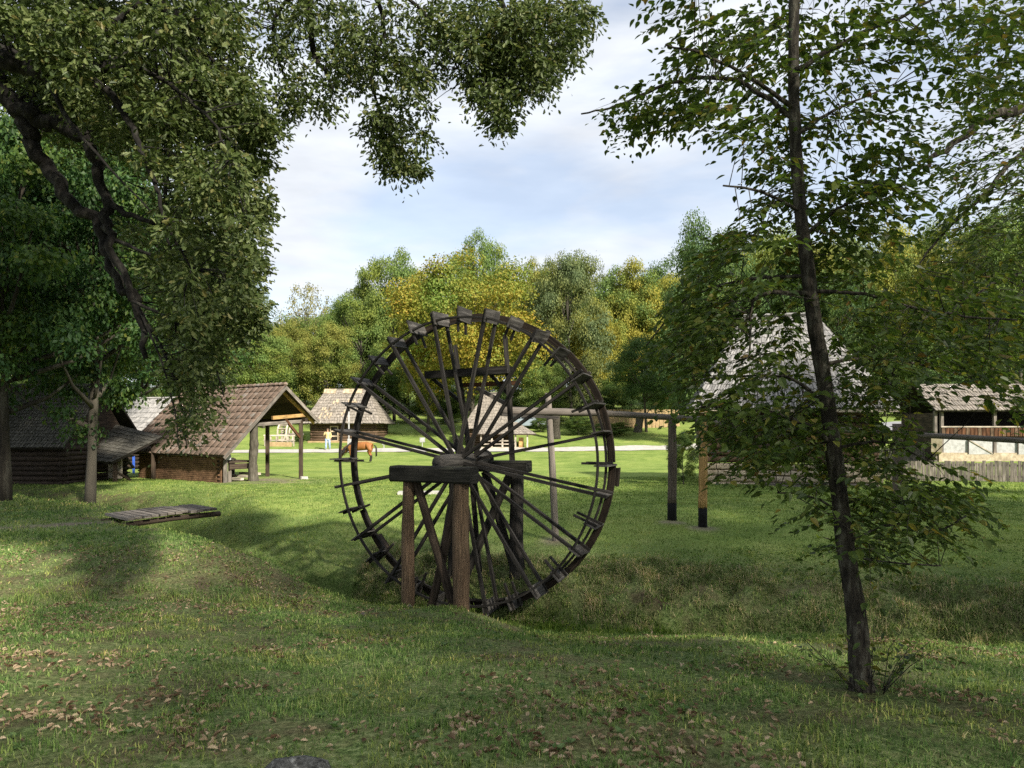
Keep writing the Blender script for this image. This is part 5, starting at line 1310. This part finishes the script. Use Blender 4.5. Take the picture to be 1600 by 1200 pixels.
ob([(190, 92, 6.9), (262, 130, 6.8), (330, 190, 6.8), (362, 250, 6.8)], .035, .006, 6)
ob([(150, 60, 7.0), (250, -20, 7.0), (330, -60, 7.0)], .04, .01, 6)
ob([(216, 480, 7.0), (250, 560, 6.8), (272, 640, 6.75), (280, 705, 6.7)], .014, .004, 5)
ob([(190, 92, 8.2), (260, 120, 8.2), (330, 160, 8.1), (400, 215, 8.0)], .04, .008, 6)
ob([(216, 480, 7.9), (260, 560, 7.7), (285, 640, 7.6), (292, 700, 7.5)], .022, .006, 5)
ob([(172, 372, 7.8), (240, 400, 7.6), (310, 420, 7.5), (380, 470, 7.4)], .026, .006, 6)
ob([(205, 470, 7.7), (270, 500, 7.5), (330, 560, 7.4), (350, 620, 7.4)], .022, .006, 5)
ob([(258, 180, 7.8), (262, 260, 7.7), (258, 340, 7.6), (270, 420, 7.6), (275, 520, 7.6)], .030, .010, 6)
ob([Vector((ox + .5, oy, 6.0)), (40, -150, 7.2), (150, -60, 7.4), (270, 20, 7.8), (300, 60, 8.0), (335, 100, 8.1)], .14, .012, 9)
lpA = limb_points(limbs); nA = len(limbs)
def oak_leaves(cent, rad, nl, size, droop=.35, r=rng):
    n = len(cent); u = rdir(n * nl, r).reshape(n, nl, 3)
    q = r.random((n, nl, 1)) ** .5
    off = u * q * rad[:, None, None]; off[:, :, 2] *= .75; off[:, :, 2] -= droop * rad[:, None] * (q[:, :, 0] ** 2)
    ax = u + r.normal(size=(n, nl, 3)) * .5; ax[:, :, 2] -= .35
    nor = np.array([0, -.25, .65]) + r.normal(size=(n, nl, 3)) * .65
    blob = (cent[:, None, :] + off).reshape(-1, 3), ax.reshape(-1, 3), nor.reshape(-1, 3), (size * r.uniform(.6, 1.25, (n, nl))).ravel()
    k = 3; c2 = np.repeat(cent, k, 0); dr = rdir(n * k, r); dr[:, 2] = dr[:, 2] * .5 - .25; l2 = np.repeat(rad, k) * r.uniform(1.0, 1.9, n * k)
    sp = spray_leaves(c2 - unit(dr) * l2[:, None] * .3, dr, l2, max(6, nl // 3), size, r, .5, .75)
    return tuple(np.concatenate([u, v]) for u, v in zip(blob, sp))
REG = [([(0, 0), (370, 0), (385, 120), (410, 215), (400, 300), (410, 335), (395, 400), (392, 480), (365, 560), (325, 630), (305, 680), (290, 690), (276, 660), (272, 590), (250, 490), (215, 420), (190, 330), (140, 250), (60, 180), (0, 120)], 300, 8.1, 9.6, .25),
       ([(250, 240), (400, 240), (400, 480), (340, 600), (300, 670), (280, 620), (245, 430)], 120, 6.8, 8.2, .22),
       ([(0, 0), (380, 0), (400, 200), (300, 260), (120, 180), (0, 110)], 170, 7.0, 8.8, .25), ([(-20, 0), (240, 0), (330, 120), (300, 200), (200, 150), (-20, 70)], 34, 6.2, 6.7, .18), ([(200, 230), (400, 240), (400, 420), (300, 520), (240, 420)], 26, 6.2, 6.7, .17), ([(300, 60), (400, 120), (425, 215), (410, 300), (300, 240)], 40, 7.2, 8.2, .22),
       ([(395, 240), (432, 330), (400, 330)], 4, 7.2, 7.8, .12), ([(395, 150), (450, 222), (400, 210)], 6, 7.4, 8.0, .12), ([(380, 380), (415, 400), (400, 560), (375, 560)], 7, 7.2, 7.8, .12),
       ([(-450, -300), (340, -350), (360, 0), (0, 0), (-50, 150), (-450, 350)], 190, 6.2, 9.5, .32)]
cl = []; rd_ = []
for poly, n, d0, d1, ra in REG:
    pp = in_poly(poly, n); cl.append(pxs(pp, rng.uniform(d0, d1, n))); rd_.append(rng.uniform(.75, 1.2, n) * ra)
cl = np.concatenate(cl); rd_ = np.concatenate(rd_)
cpx = 800 + cl[:, 0] * F / cl[:, 1]; cpy = HOR - (cl[:, 2] - EYE) * F / cl[:, 1]
kp = np.ones(len(cl), bool)
for gx0, gy0, gr in ((118, 262, 48), (212, 305, 40), (110, 350, 50), (200, 250, 26), (392, 75, 26)): kp &= np.hypot(cpx - gx0, cpy - gy0) > gr
cl, rd_ = cl[kp], rd_[kp]
near = lpA[np.argmin(((cl[:, None, :] - lpA[None] - np.array([0, 0, -.1])) ** 2).sum(-1), 1)]
twigs(b, near, cl, .006, .10)
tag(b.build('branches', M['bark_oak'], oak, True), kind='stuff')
place_leaves(oak, oak_leaves(cl, rd_, 42, .074), T_OAK, M['leaf_oak'])

uc = bpy.data.objects.new('unseen_shade_crown', PROTO['round'][0]); COL.objects.link(uc); uc.parent = oak; uc.matrix_parent_inverse = PINV(oak)  # unseen crown above the frame, added to shade the boughs and left trees
uc.matrix_basis = Matrix.Translation((-5.2, 4.6, 6.8)) @ Matrix.Diagonal((12, 12, 11, 1))
PROTO['round'][0].materials.append(M['leaf_oak']) if len(PROTO['round'][0].materials) == 0 else None
uc.material_slots[0].link = 'OBJECT'; uc.material_slots[0].material = M['leaf_oak']; tag(uc, kind='stuff')

# --- the bough of a second oak across the top of the view
bx, by = -1.5, -3.5
oak2 = empty('oak_tree', (bx - 3, by, G(bx - 3, by)), 0, 'oak standing behind the viewpoint whose leafy boughs hang across the top', 'tree')
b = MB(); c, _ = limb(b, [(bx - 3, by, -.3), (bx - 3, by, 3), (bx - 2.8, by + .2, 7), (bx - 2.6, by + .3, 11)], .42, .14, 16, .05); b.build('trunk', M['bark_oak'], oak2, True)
limbs = [(c, .3)]; b = MB()
ob([Vector((bx - 2.8, by, 6.5)), Vector((-3.4, 1.5, 7.6)), Vector((-2.6, 5.0, 8.3)), P(480, -80, 8.6), P(484, 0, 9.0), P(490, 70, 9.2), P(520, 140, 9.3)], .16, .02, 9)
ob([P(482, -60, 8.7), P(560, -40, 9.0), P(600, 40, 9.3), P(580, 120, 9.4), P(610, 210, 9.4), P(630, 260, 9.4)], .05, .008, 7)
ob([Vector((-2.6, 5.0, 8.3)), P(640, -150, 8.3), P(720, -60, 9.0), P(790, 10, 9.4), P(790, 90, 9.5), P(780, 180, 9.5)], .09, .008, 8)
ob([P(720, -60, 9.0), P(820, -40, 9.4), P(880, 10, 9.7), P(900, 70, 9.8)], .04, .008, 6)
ob([P(560, -40, 9.0), P(640, 0, 9.2), P(690, 60, 9.3), P(730, 140, 9.3)], .035, .006, 6)
ob([P(482, -30, 8.9), P(430, 30, 9.2), P(440, 110, 9.4), P(470, 160, 9.4)], .035, .006, 6)
lpB = limb_points(limbs)
REG = [([(395, 0), (930, 0), (912, 55), (905, 95), (868, 110), (850, 145), (815, 140), (780, 195), (755, 170), (705, 115), (668, 150), (640, 170), (545, 150), (505, 185), (450, 165), (425, 120), (405, 50)], 225, 8.6, 10.2, .24),
       ([(560, 170), (670, 165), (672, 200), (650, 270), (610, 270), (580, 225)], 34, 9.0, 9.8, .20),
       ([(700, 0), (925, 0), (900, 90), (780, 190), (740, 130)], 80, 8.6, 10.0, .23),
       ([(290, 0), (400, 0), (400, 25), (330, 50)], 10, 8.6, 9.6, .2),
       ([(425, 130), (470, 180), (440, 180)], 4, 9.0, 9.5, .14), ([(635, 255), (668, 250), (662, 280)], 3, 9.2, 9.6, .10), ([(600, 255), (620, 255), (610, 280)], 3, 9.2, 9.6, .10),
       ([(300, -420), (1000, -420), (960, -10), (380, -10)], 90, 8.0, 10.2, .30)]
cl = []; rd_ = []
for poly, n, d0, d1, ra in REG:
    pp = in_poly(poly, n); cl.append(pxs(pp, rng.uniform(d0, d1, n))); rd_.append(rng.uniform(.75, 1.2, n) * ra)
cl = np.concatenate(cl); rd_ = np.concatenate(rd_)
near = lpB[np.argmin(((cl[:, None, :] - lpB[None] - np.array([0, 0, -.1])) ** 2).sum(-1), 1)]
twigs(b, near, cl, .006, .10)
tag(b.build('branches', M['bark_oak'], oak2, True), kind='stuff')
place_leaves(oak2, oak_leaves(cl, rd_, 33, .080), T_OAK, M['leaf_oak'], 200)

# ------------------------------------------------------------------ trees of the middle distance, left
def mid(px, d, w, h, p, label, rz, dx=0): x, y = at_px(px, d); return plant_tree('maple_tree', x, y, w, h, p, M['leaf_shade'], label, 'tree', None, rz, M['bark'] if px != 140 else M['bark_grey'], MID)
mid(140, 21.6, 8.2, 13.5, 'a', 'dark leaved tree with a straight grey trunk in front of the porch shed', .4)
mid(8, 19.0, 8.6, 12.5, 'b', 'dark leaved tree leaning at the left edge before the log house', 2.1)
mid(-60, 25.5, 12.0, 16.0, 'a', 'shady tree behind the dark log house roof at the left', 3.9)
mid(62, 33.0, 14.0, 18, 'b', 'tall shady tree rising behind the grey shingled barn', 5.0)
mid(215, 47.0, 15.0, 18, 'a', 'green leaved tree behind the tiled shed and the barn', 1.2)

# ------------------------------------------------------------------ the wood beyond the meadow
for nm, px, top, hw, d, pr, mt, lab, rz in [
    ('maple_tree', 736, 398, 118, 66, 'lumpy', 'f_orange', 'big orange and yellow autumn maple directly behind the water wheel', .3),
    ('maple_tree', 668, 418, 66, 70, 'tall', 'f_orange', 'narrow orange tinged maple touching the big autumn maple', 1.9),
    ('ash_tree', 750, 358, 56, 88, 'round', 'f_green', 'tallest green tree top rising above the orange maple', 2.2),
    ('ash_tree', 616, 386, 64, 84, 'round', 'f_green', 'tall airy green tree between the left oak and the orange maple', 4.0),
    ('lime_tree', 560, 452, 58, 80, 'full', 'f_green', 'rounded green tree above the roof of the far log house', 5.1),
    ('oak_tree', 515, 500, 50, 76, 'full', 'f_olive', 'olive brown bushy tree behind the far log house roof', .9),
    ('poplar_tree', 476, 440, 50, 96, 'veil', 'f_pale', 'thin pale yellow tree top showing beside the hanging oak leaves', 2.9),
    ('oak_tree', 452, 500, 50, 84, 'round', 'f_olive', 'yellowish round tree below the pale thin tree top', 3.3),
    ('lime_tree', 412, 515, 55, 74, 'full', 'f_green', 'bright green tree above the ridge of the tiled shed', 1.1),
    ('oak_tree', 838, 402, 52, 84, 'round', 'f_olive', 'brownish olive tree just to the right of the orange maple', 1.7),
    ('willow_tree', 893, 388, 64, 79, 'full', 'f_grey', 'tall grey green tree with a pale stem above the wheel rim', .2),
    ('oak_tree', 985, 404, 66, 92, 'dome', 'f_gold', 'broad golden domed tree against the sky right of the wheel', 4.4),
    ('oak_tree', 925, 470, 44, 84, 'lumpy', 'f_gold', 'smaller golden tree between the grey green tree and the golden dome', 2.6),
    ('alder_tree', 1105, 345, 78, 62, 'full', 'f_dark', 'tall dark green tree to the left of the silver roofed house', 3.0),
    ('alder_tree', 1010, 520, 56, 70, 'round', 'f_dark', 'low dark green tree over the tan boundary wall', 5.6),
    ('lime_tree', 850, 560, 40, 74, 'full', 'f_green', 'small bright green tree above the parked car', 1.4),
    ('oak_tree', 1235, 395, 80, 78, 'dome', 'f_dark', 'dark tree right behind the silver roof of the tall house', .7),
    ('oak_tree', 1400, 352, 90, 86, 'dome', 'f_gold', 'golden green domed tree behind the slender tree and the paved road', 3.7),
    ('oak_tree', 1310, 420, 70, 74, 'full', 'f_dark', 'dense dark tree between the tall house and the paved road', 2.0),
    ('oak_tree', 1500, 330, 80, 74, 'lumpy', 'f_olive', 'large olive tree above the ridge of the open barn', 5.9),
    ('lime_tree', 1592, 300, 90, 66, 'round', 'f_green', 'green tree towering at the far right above the barn', 2.4),
    ('lime_tree', 1430, 520, 66, 66, 'full', 'f_dark', 'low dark tree standing beside the open barn end wall', 4.9),
    ('oak_tree', 352, 400, 80, 90, 'dome', 'f_olive', 'yellow green tree glimpsed behind the hanging oak leaves', 1.5),
    ('lime_tree', 280, 380, 80, 80, 'round', 'f_green', 'green tree glimpsed through the oak boughs above the barn roof', .1),
    ('oak_tree', 180, 360, 90, 85, 'lumpy', 'f_olive', 'olive tree glimpsed through the oak boughs at the upper left', 2.7)]:
    tree_px(nm, px, top, hw, d, pr, M[mt], lab, None, rz)
random.seed(5)
LOOK = {'f_green': 'mid green', 'f_olive': 'olive', 'f_dark': 'dark green', 'f_gold': 'golden', 'f_grey': 'grey green'}
kinds = ['f_green', 'f_olive', 'f_dark', 'f_gold', 'f_grey', 'f_green', 'f_olive']; prs = ['round', 'lumpy', 'full', 'dome', 'tall']
for row, (d, step, lift) in enumerate([(98, 78, 0), (120, 70, 0)]):
    for k, px in enumerate(range(-120, 1760, step)):
        base_t = float(np.interp(px, [-120, 330, 420, 480, 540, 600, 680, 760, 900, 1000, 1060, 1120, 1250, 1450, 1750], [340, 420, 495, 480, 462, 425, 412, 405, 405, 408, 405, 370, 350, 345, 310])) + row * 8 + 4
        tree_px('broadleaf_tree', px + random.uniform(-25, 25), base_t + random.uniform(-6, 22), random.uniform(58, 82), d + random.uniform(-6, 6), random.choice(prs), M[kk := random.choice(kinds)],
                LOOK[kk] + ' broadleaf tree in the back rows of the dense wood', LOOK[kk] + ' trees in the back of the wood')
for k, px in enumerate(range(-60, 1700, 44)):
    x = px + random.uniform(-14, 14); d = random.uniform(77, 86)
    if px > 1180: d -= 12
    hx_, hy_ = at_px(x, d); w = random.uniform(4, 6.5)
    e = plant_tree('bush', hx_, hy_, w, random.uniform(4.0, 7.5), 'full', M['shrub'] if random.random() < .6 else M['f_dark'], 'dense green bush along the edge of the wood', 'bush', 'bushes along the edge of the wood')
for px, d, w, h, lab in ((905, 68, 3.0, 1.9, 'leafy green bush between the tree stump and the tan wall'), (1068, 25.5, 1.2, 2.0, 'dark ivy bush at the left corner of the tall roofed house'), (845, 70, 2.2, 1.5, 'small green bush beside the parked car'), (468, 64, 1.3, .9, 'little round bush by the far log house corner'), (955, 68, 4.2, 1.3, 'low dark bush in front of the tan boundary wall')):
    x, y = at_px(px, d); plant_tree('bush', x, y, w, h, 'full', M['shrub'], lab, 'bush')

# ------------------------------------------------------------------ neighbouring trees outside the frame that shade the lawn
for x, y, w, h, p, lab in [(14.5, 5.0, 10.5, 15, 'round', 'tall tree beyond the right edge shading the ditch'), (10.5, -4.0, 12, 17, 'veil', 'tall tree behind and right of the viewpoint'), (9.0, -10.5, 13, 16, 'veil', 'broad dense tree close behind the viewpoint'),
                           (20.5, 10.5, 11, 16, 'full', 'tall tree beyond the right edge near the plank fence'), (24, 2, 12, 19, 'veil', 'great tree well outside the right edge')]:
    plant_tree('lime_tree', x, y, w, h, p, M['f_green'], lab)

# ------------------------------------------------------------------ grass, fallen leaves, weeds
def blades(name, x, y, h, w, mat, seed, lean=.5):
    r = np.random.default_rng(seed); n = len(x); z = gz(x, y)
    a = r.uniform(0, 2 * math.pi, n); l = np.abs(r.normal(0, lean, n)); la = r.uniform(0, 2 * math.pi, n)
    base = np.stack([x, y, z - .006], -1); sd = np.stack([np.cos(a), np.sin(a), np.zeros(n)], -1) * (w / 2)[:, None]
    ld = np.stack([np.cos(la) * l, np.sin(la) * l, np.ones(n)], -1); ld = unit(ld)
    mid_ = base + ld * (h * .55)[:, None]; tip = base + unit(ld + np.stack([np.cos(la) * l, np.sin(la) * l, np.zeros(n)], -1)) * h[:, None]
    V = np.stack([base - sd, base + sd, mid_ + sd * .7, mid_ - sd * .7, tip], 1).reshape(-1, 3)
    k = np.arange(n)[:, None] * 5
    loops = (k + np.array([0, 1, 2, 3, 3, 2, 4])[None]).ravel(); starts = (np.arange(n)[:, None] * 7 + np.array([0, 4])[None]).ravel()
    o = link(name, mesh_from(name, V, loops=loops, starts=starts)); o.data.materials.append(mat)
    return o
def scatter(n, y0, y1, r, pw=1.0):
    y = y0 + (y1 - y0) * r.random(n) ** pw
    x = (r.random(n) * 2 - 1) * (.84 * y + 1.6)
    return x, y
def keep_out(x, y):
    k = path_mask(x, y) < .45
    q = np.hypot(x - hx, y - hy) > .12
    return k & q
r = np.random.default_rng(3)
x, y = scatter(370000, 2.6, 13.0, r, .85)
at_ = attrs(x, y); t = ditch_t(x, y)
dens = np.clip(.15 + 1.6 * (fbm(x * 3.5, y * 3.5, 40, 3) - .22) - .45 * at_['dry'] - .9 * at_['dirt'], .05, 1) 
k = (r.random(len(x)) < dens) & keep_out(x, y); x, y, t = x[k], y[k], t[k]; lush = at_['lush'][k]; mown = at_['mown'][k]
h = r.uniform(.022, .066, len(x)) * (1 + 1.9 * lush) * (1 - .45 * mown) * (.35 + 1.3 * fbm(x * 5.0, y * 5.0, 44, 3))
m_lawn = leafmat('lawn_grass_blades', [(0, (.036, .075, .020)), (.3, (.110, .20, .052)), (.62, (.165, .275, .075)), (.92, (.24, .34, .11)), (1, (.40, .40, .22))], .25, .6, .15, (1.5, 1.15, 1.1), 1.1, clump=9.0)
m_lush = leafmat('lush_grass_blades', [(0, (.065, .13, .016)), (.5, (.12, .20, .026)), (.9, (.175, .25, .042)), (1, (.20, .19, .08))], .32, .55, .2, (.85, .85, 1.0), .8, clump=5.0)
m_far = leafmat('meadow_grass_blades', [(0, (.10, .17, .034)), (.5, (.165, .24, .052)), (.9, (.24, .295, .085)), (1, (.26, .25, .10))], .25, .6, .15, (.8, .85, 1.0), .5, clump=2.5)
wd = np.maximum(.0065, y * .00125) * r.uniform(.6, 1.5, len(x))
x2, y2 = scatter(120000, 12.6, 25.0, r, .8); t2 = ditch_t(x2, y2); a2 = attrs(x2, y2); k2 = (t2 < .35) & (path_mask(x2, y2) < .4) & (r.random(len(x2)) < 1 - .7 * a2['dry'])
x2, y2 = x2[k2], y2[k2]; h2 = r.uniform(.03, .09, len(x2)) * (1 + a2['lush'][k2])
x = np.concatenate([x, x2]); y = np.concatenate([y, y2]); h = np.concatenate([h, h2]); wd = np.concatenate([wd, y2 * .00125]); lush = np.concatenate([lush, a2['lush'][k2]])
sel = lush > .45
tag(blades('lawn_grass', x[~sel], y[~sel], h[~sel], wd[~sel], m_lawn, 4), 'short olive green grass on the shaded lawn in front of the ditch', 'grass', kind='stuff')
tag(blades('ditch_grass', x[sel], y[sel], h[sel], wd[sel], m_lush, 5), 'longer bright green grass growing in the ditch', 'grass', kind='stuff')
x, y = scatter(265000, 12.0, 30.0, r, .9)
t = ditch_t(x, y); at_ = attrs(x, y); k = (t > .2) & keep_out(x, y) & (at_['dirt'] < .35) & (r.random(len(x)) < 1 - .75 * at_['dry'])
sd_ = (x - sh.o.x) * sh.a.x + (y - sh.o.y) * sh.a.y; sw_ = (x - sh.o.x) * sh.b.x + (y - sh.o.y) * sh.b.y
k &= ~((sd_ < .3) & (sd_ > -6.6) & (sw_ > .2) & (sw_ < 4.2))
x, y = x[k], y[k]
tag(blades('meadow_grass', x, y, r.uniform(.025, .065, len(x)) * (1 + .9 * at_['lush'][k]), y * .00085, m_far, 6), 'mown green meadow grass beyond the ditch', 'grass', kind='stuff')
# taller dry tussocks on the far bank
n = 130000; x = r.uniform(-3, 9.5, n); y = np.interp(x, DX, DY) + r.uniform(.15, 2.4, n); k = r.random(n) < np.clip((fbm(x * 3.0, y * 3.0, 50, 3) - .38) * 4, .04, 1) * sst(2.4, 1.5, ditch_t(x, y)); x, y = x[k], y[k]
m_dry = leafmat('dry_tussock_blades', [(0, (.06, .11, .028)), (.35, (.17, .24, .07)), (.65, (.28, .30, .14)), (.85, (.36, .31, .18)), (1, (.5, .42, .28))], .2, .7, .1, clump=3.0)
tag(blades('bank_tussocks', x, y, r.uniform(.04, .15, len(x)) * (.4 + 1.2 * fbm(x * 4, y * 4, 52, 2)), np.full(len(x), .011), m_dry, 8, .9), 'rough half dry grass on the far bank of the ditch', 'grass', kind='stuff')
n = 900; cx = r.uniform(-6.8, -3.2, 40); cyy = r.uniform(9.3, 10.1, 40); pk = r.integers(0, 40, n); x = cx[pk] + r.normal(0, .07, n); y = cyy[pk] + r.normal(0, .07, n)
tag(blades('gully_tussocks', x, y, r.uniform(.08, .24, n), np.full(n, .009), m_lawn, 9, .6), 'tufts of longer grass in the small gully on the left lawn', 'grass', kind='stuff')
# fallen oak leaves
def litter(n, y0, y1, seed, size):
    r = np.random.default_rng(seed); x, y = scatter(n * 4, y0, y1, r, .8)
    f = fbm(x * .9 + 3, y * .9, 60); k = (r.random(len(x)) < np.clip((f - .42) * 5 + .35 * sst(7, 4, y) * sst(1, -2, x), .02, 1) * np.clip((fbm(x * 4, y * 4, 61, 2) - .3) * 3, 0.05, 1)) & (ditch_t(x, y) < -.25); x, y = x[k][:n], y[k][:n]; n = len(x)
    z = gz(x, y) + r.uniform(.004, .030, n)
    a = r.uniform(0, 6.283, n); ax = np.stack([np.cos(a), np.sin(a), r.normal(0, .25, n)], -1)
    return np.stack([x, y, z], -1), ax, np.array([0, 0, 1.0]) + r.normal(size=(n, 3)) * .45, size * r.uniform(.6, 1.2, n)
T_DRY = template(OAK, .5, .35)
m_fall = leafmat('fallen_oak_leaf', [(0, (.10, .060, .032)), (.35, (.20, .14, .088)), (.7, (.36, .26, .17)), (1, (.54, .42, .29))], .15, .7, .15)
pl = litter(11000, 2.7, 12, 12, .046)
o = link('fallen_leaves', leaf_mesh('fallen_leaves', *pl, T_DRY)); o.data.materials.append(m_fall); tag(o, 'brown fallen oak leaves scattered over the shaded lawn', 'fallen leaves', kind='stuff')
# low broad leaved weeds between the grass
n = 420; x, y = scatter(n, 2.8, 9.5, r, .9); k = fbm(x * 1.1, y * 1.1, 70) > .45; x, y = x[k], y[k]; n = len(x); nl = 7
a = r.uniform(0, 6.283, (n, nl)); z = gz(x, y)
pos = np.repeat(np.stack([x, y, z + .012], -1)[:, None, :], nl, 1); ax = np.stack([np.cos(a), np.sin(a), r.uniform(.15, .8, (n, nl))], -1)
nor = np.array([0, 0, 1.0]) + r.normal(size=(n, nl, 3)) * .3
o = link('weeds', leaf_mesh('weeds', pos.reshape(-1, 3), ax.reshape(-1, 3), nor.reshape(-1, 3), r.uniform(.02, .05, n * nl), T_OVATE)); o.data.materials.append(leafmat('weed_leaf', [(0, (.075, .14, .04)), (1, (.14, .21, .075))], .3, .5, .3))
tag(o, 'low broad leaved weeds among the lawn grass', 'weeds', kind='stuff')
# a mossy stone at the very bottom of the view
c = P(462, 1196, 3.36); s = MB(); s.log([(c.x - .16, c.y, G(c.x, c.y) - .05), (c.x - .1, c.y, G(c.x, c.y) - .01), (c.x + .1, c.y + .02, G(c.x, c.y) - .005), (c.x + .17, c.y, G(c.x, c.y) - .02)], [.02, .085, .08, .02], 9, .15, 3)
tag(s.build('stone', plain('dark_mossy_stone', [(.35, (.02, .02, .018)), (.55, (.09, .09, .085)), (.72, (.3, .3, .28))], 30, .9, .8), None, True), 'dark lichened stone in the grass at the bottom edge', 'stone')
for px, py, d, q in ((567, 968, 9.4, 'pale pebble in the grass left of the front axle stand'), (640, 938, 10.5, 'pale pebble at the foot of the thinner front post')):
    c = P(px, py, d); s = MB(); g0 = G(c.x, c.y); s.log([(c.x - .04, c.y, g0), (c.x, c.y, g0 + .01), (c.x + .04, c.y, g0)], [.015, .035, .015], 8, .1, 2); tag(s.build('pebble', M['grey_wood'], None, True), q, 'pebble')
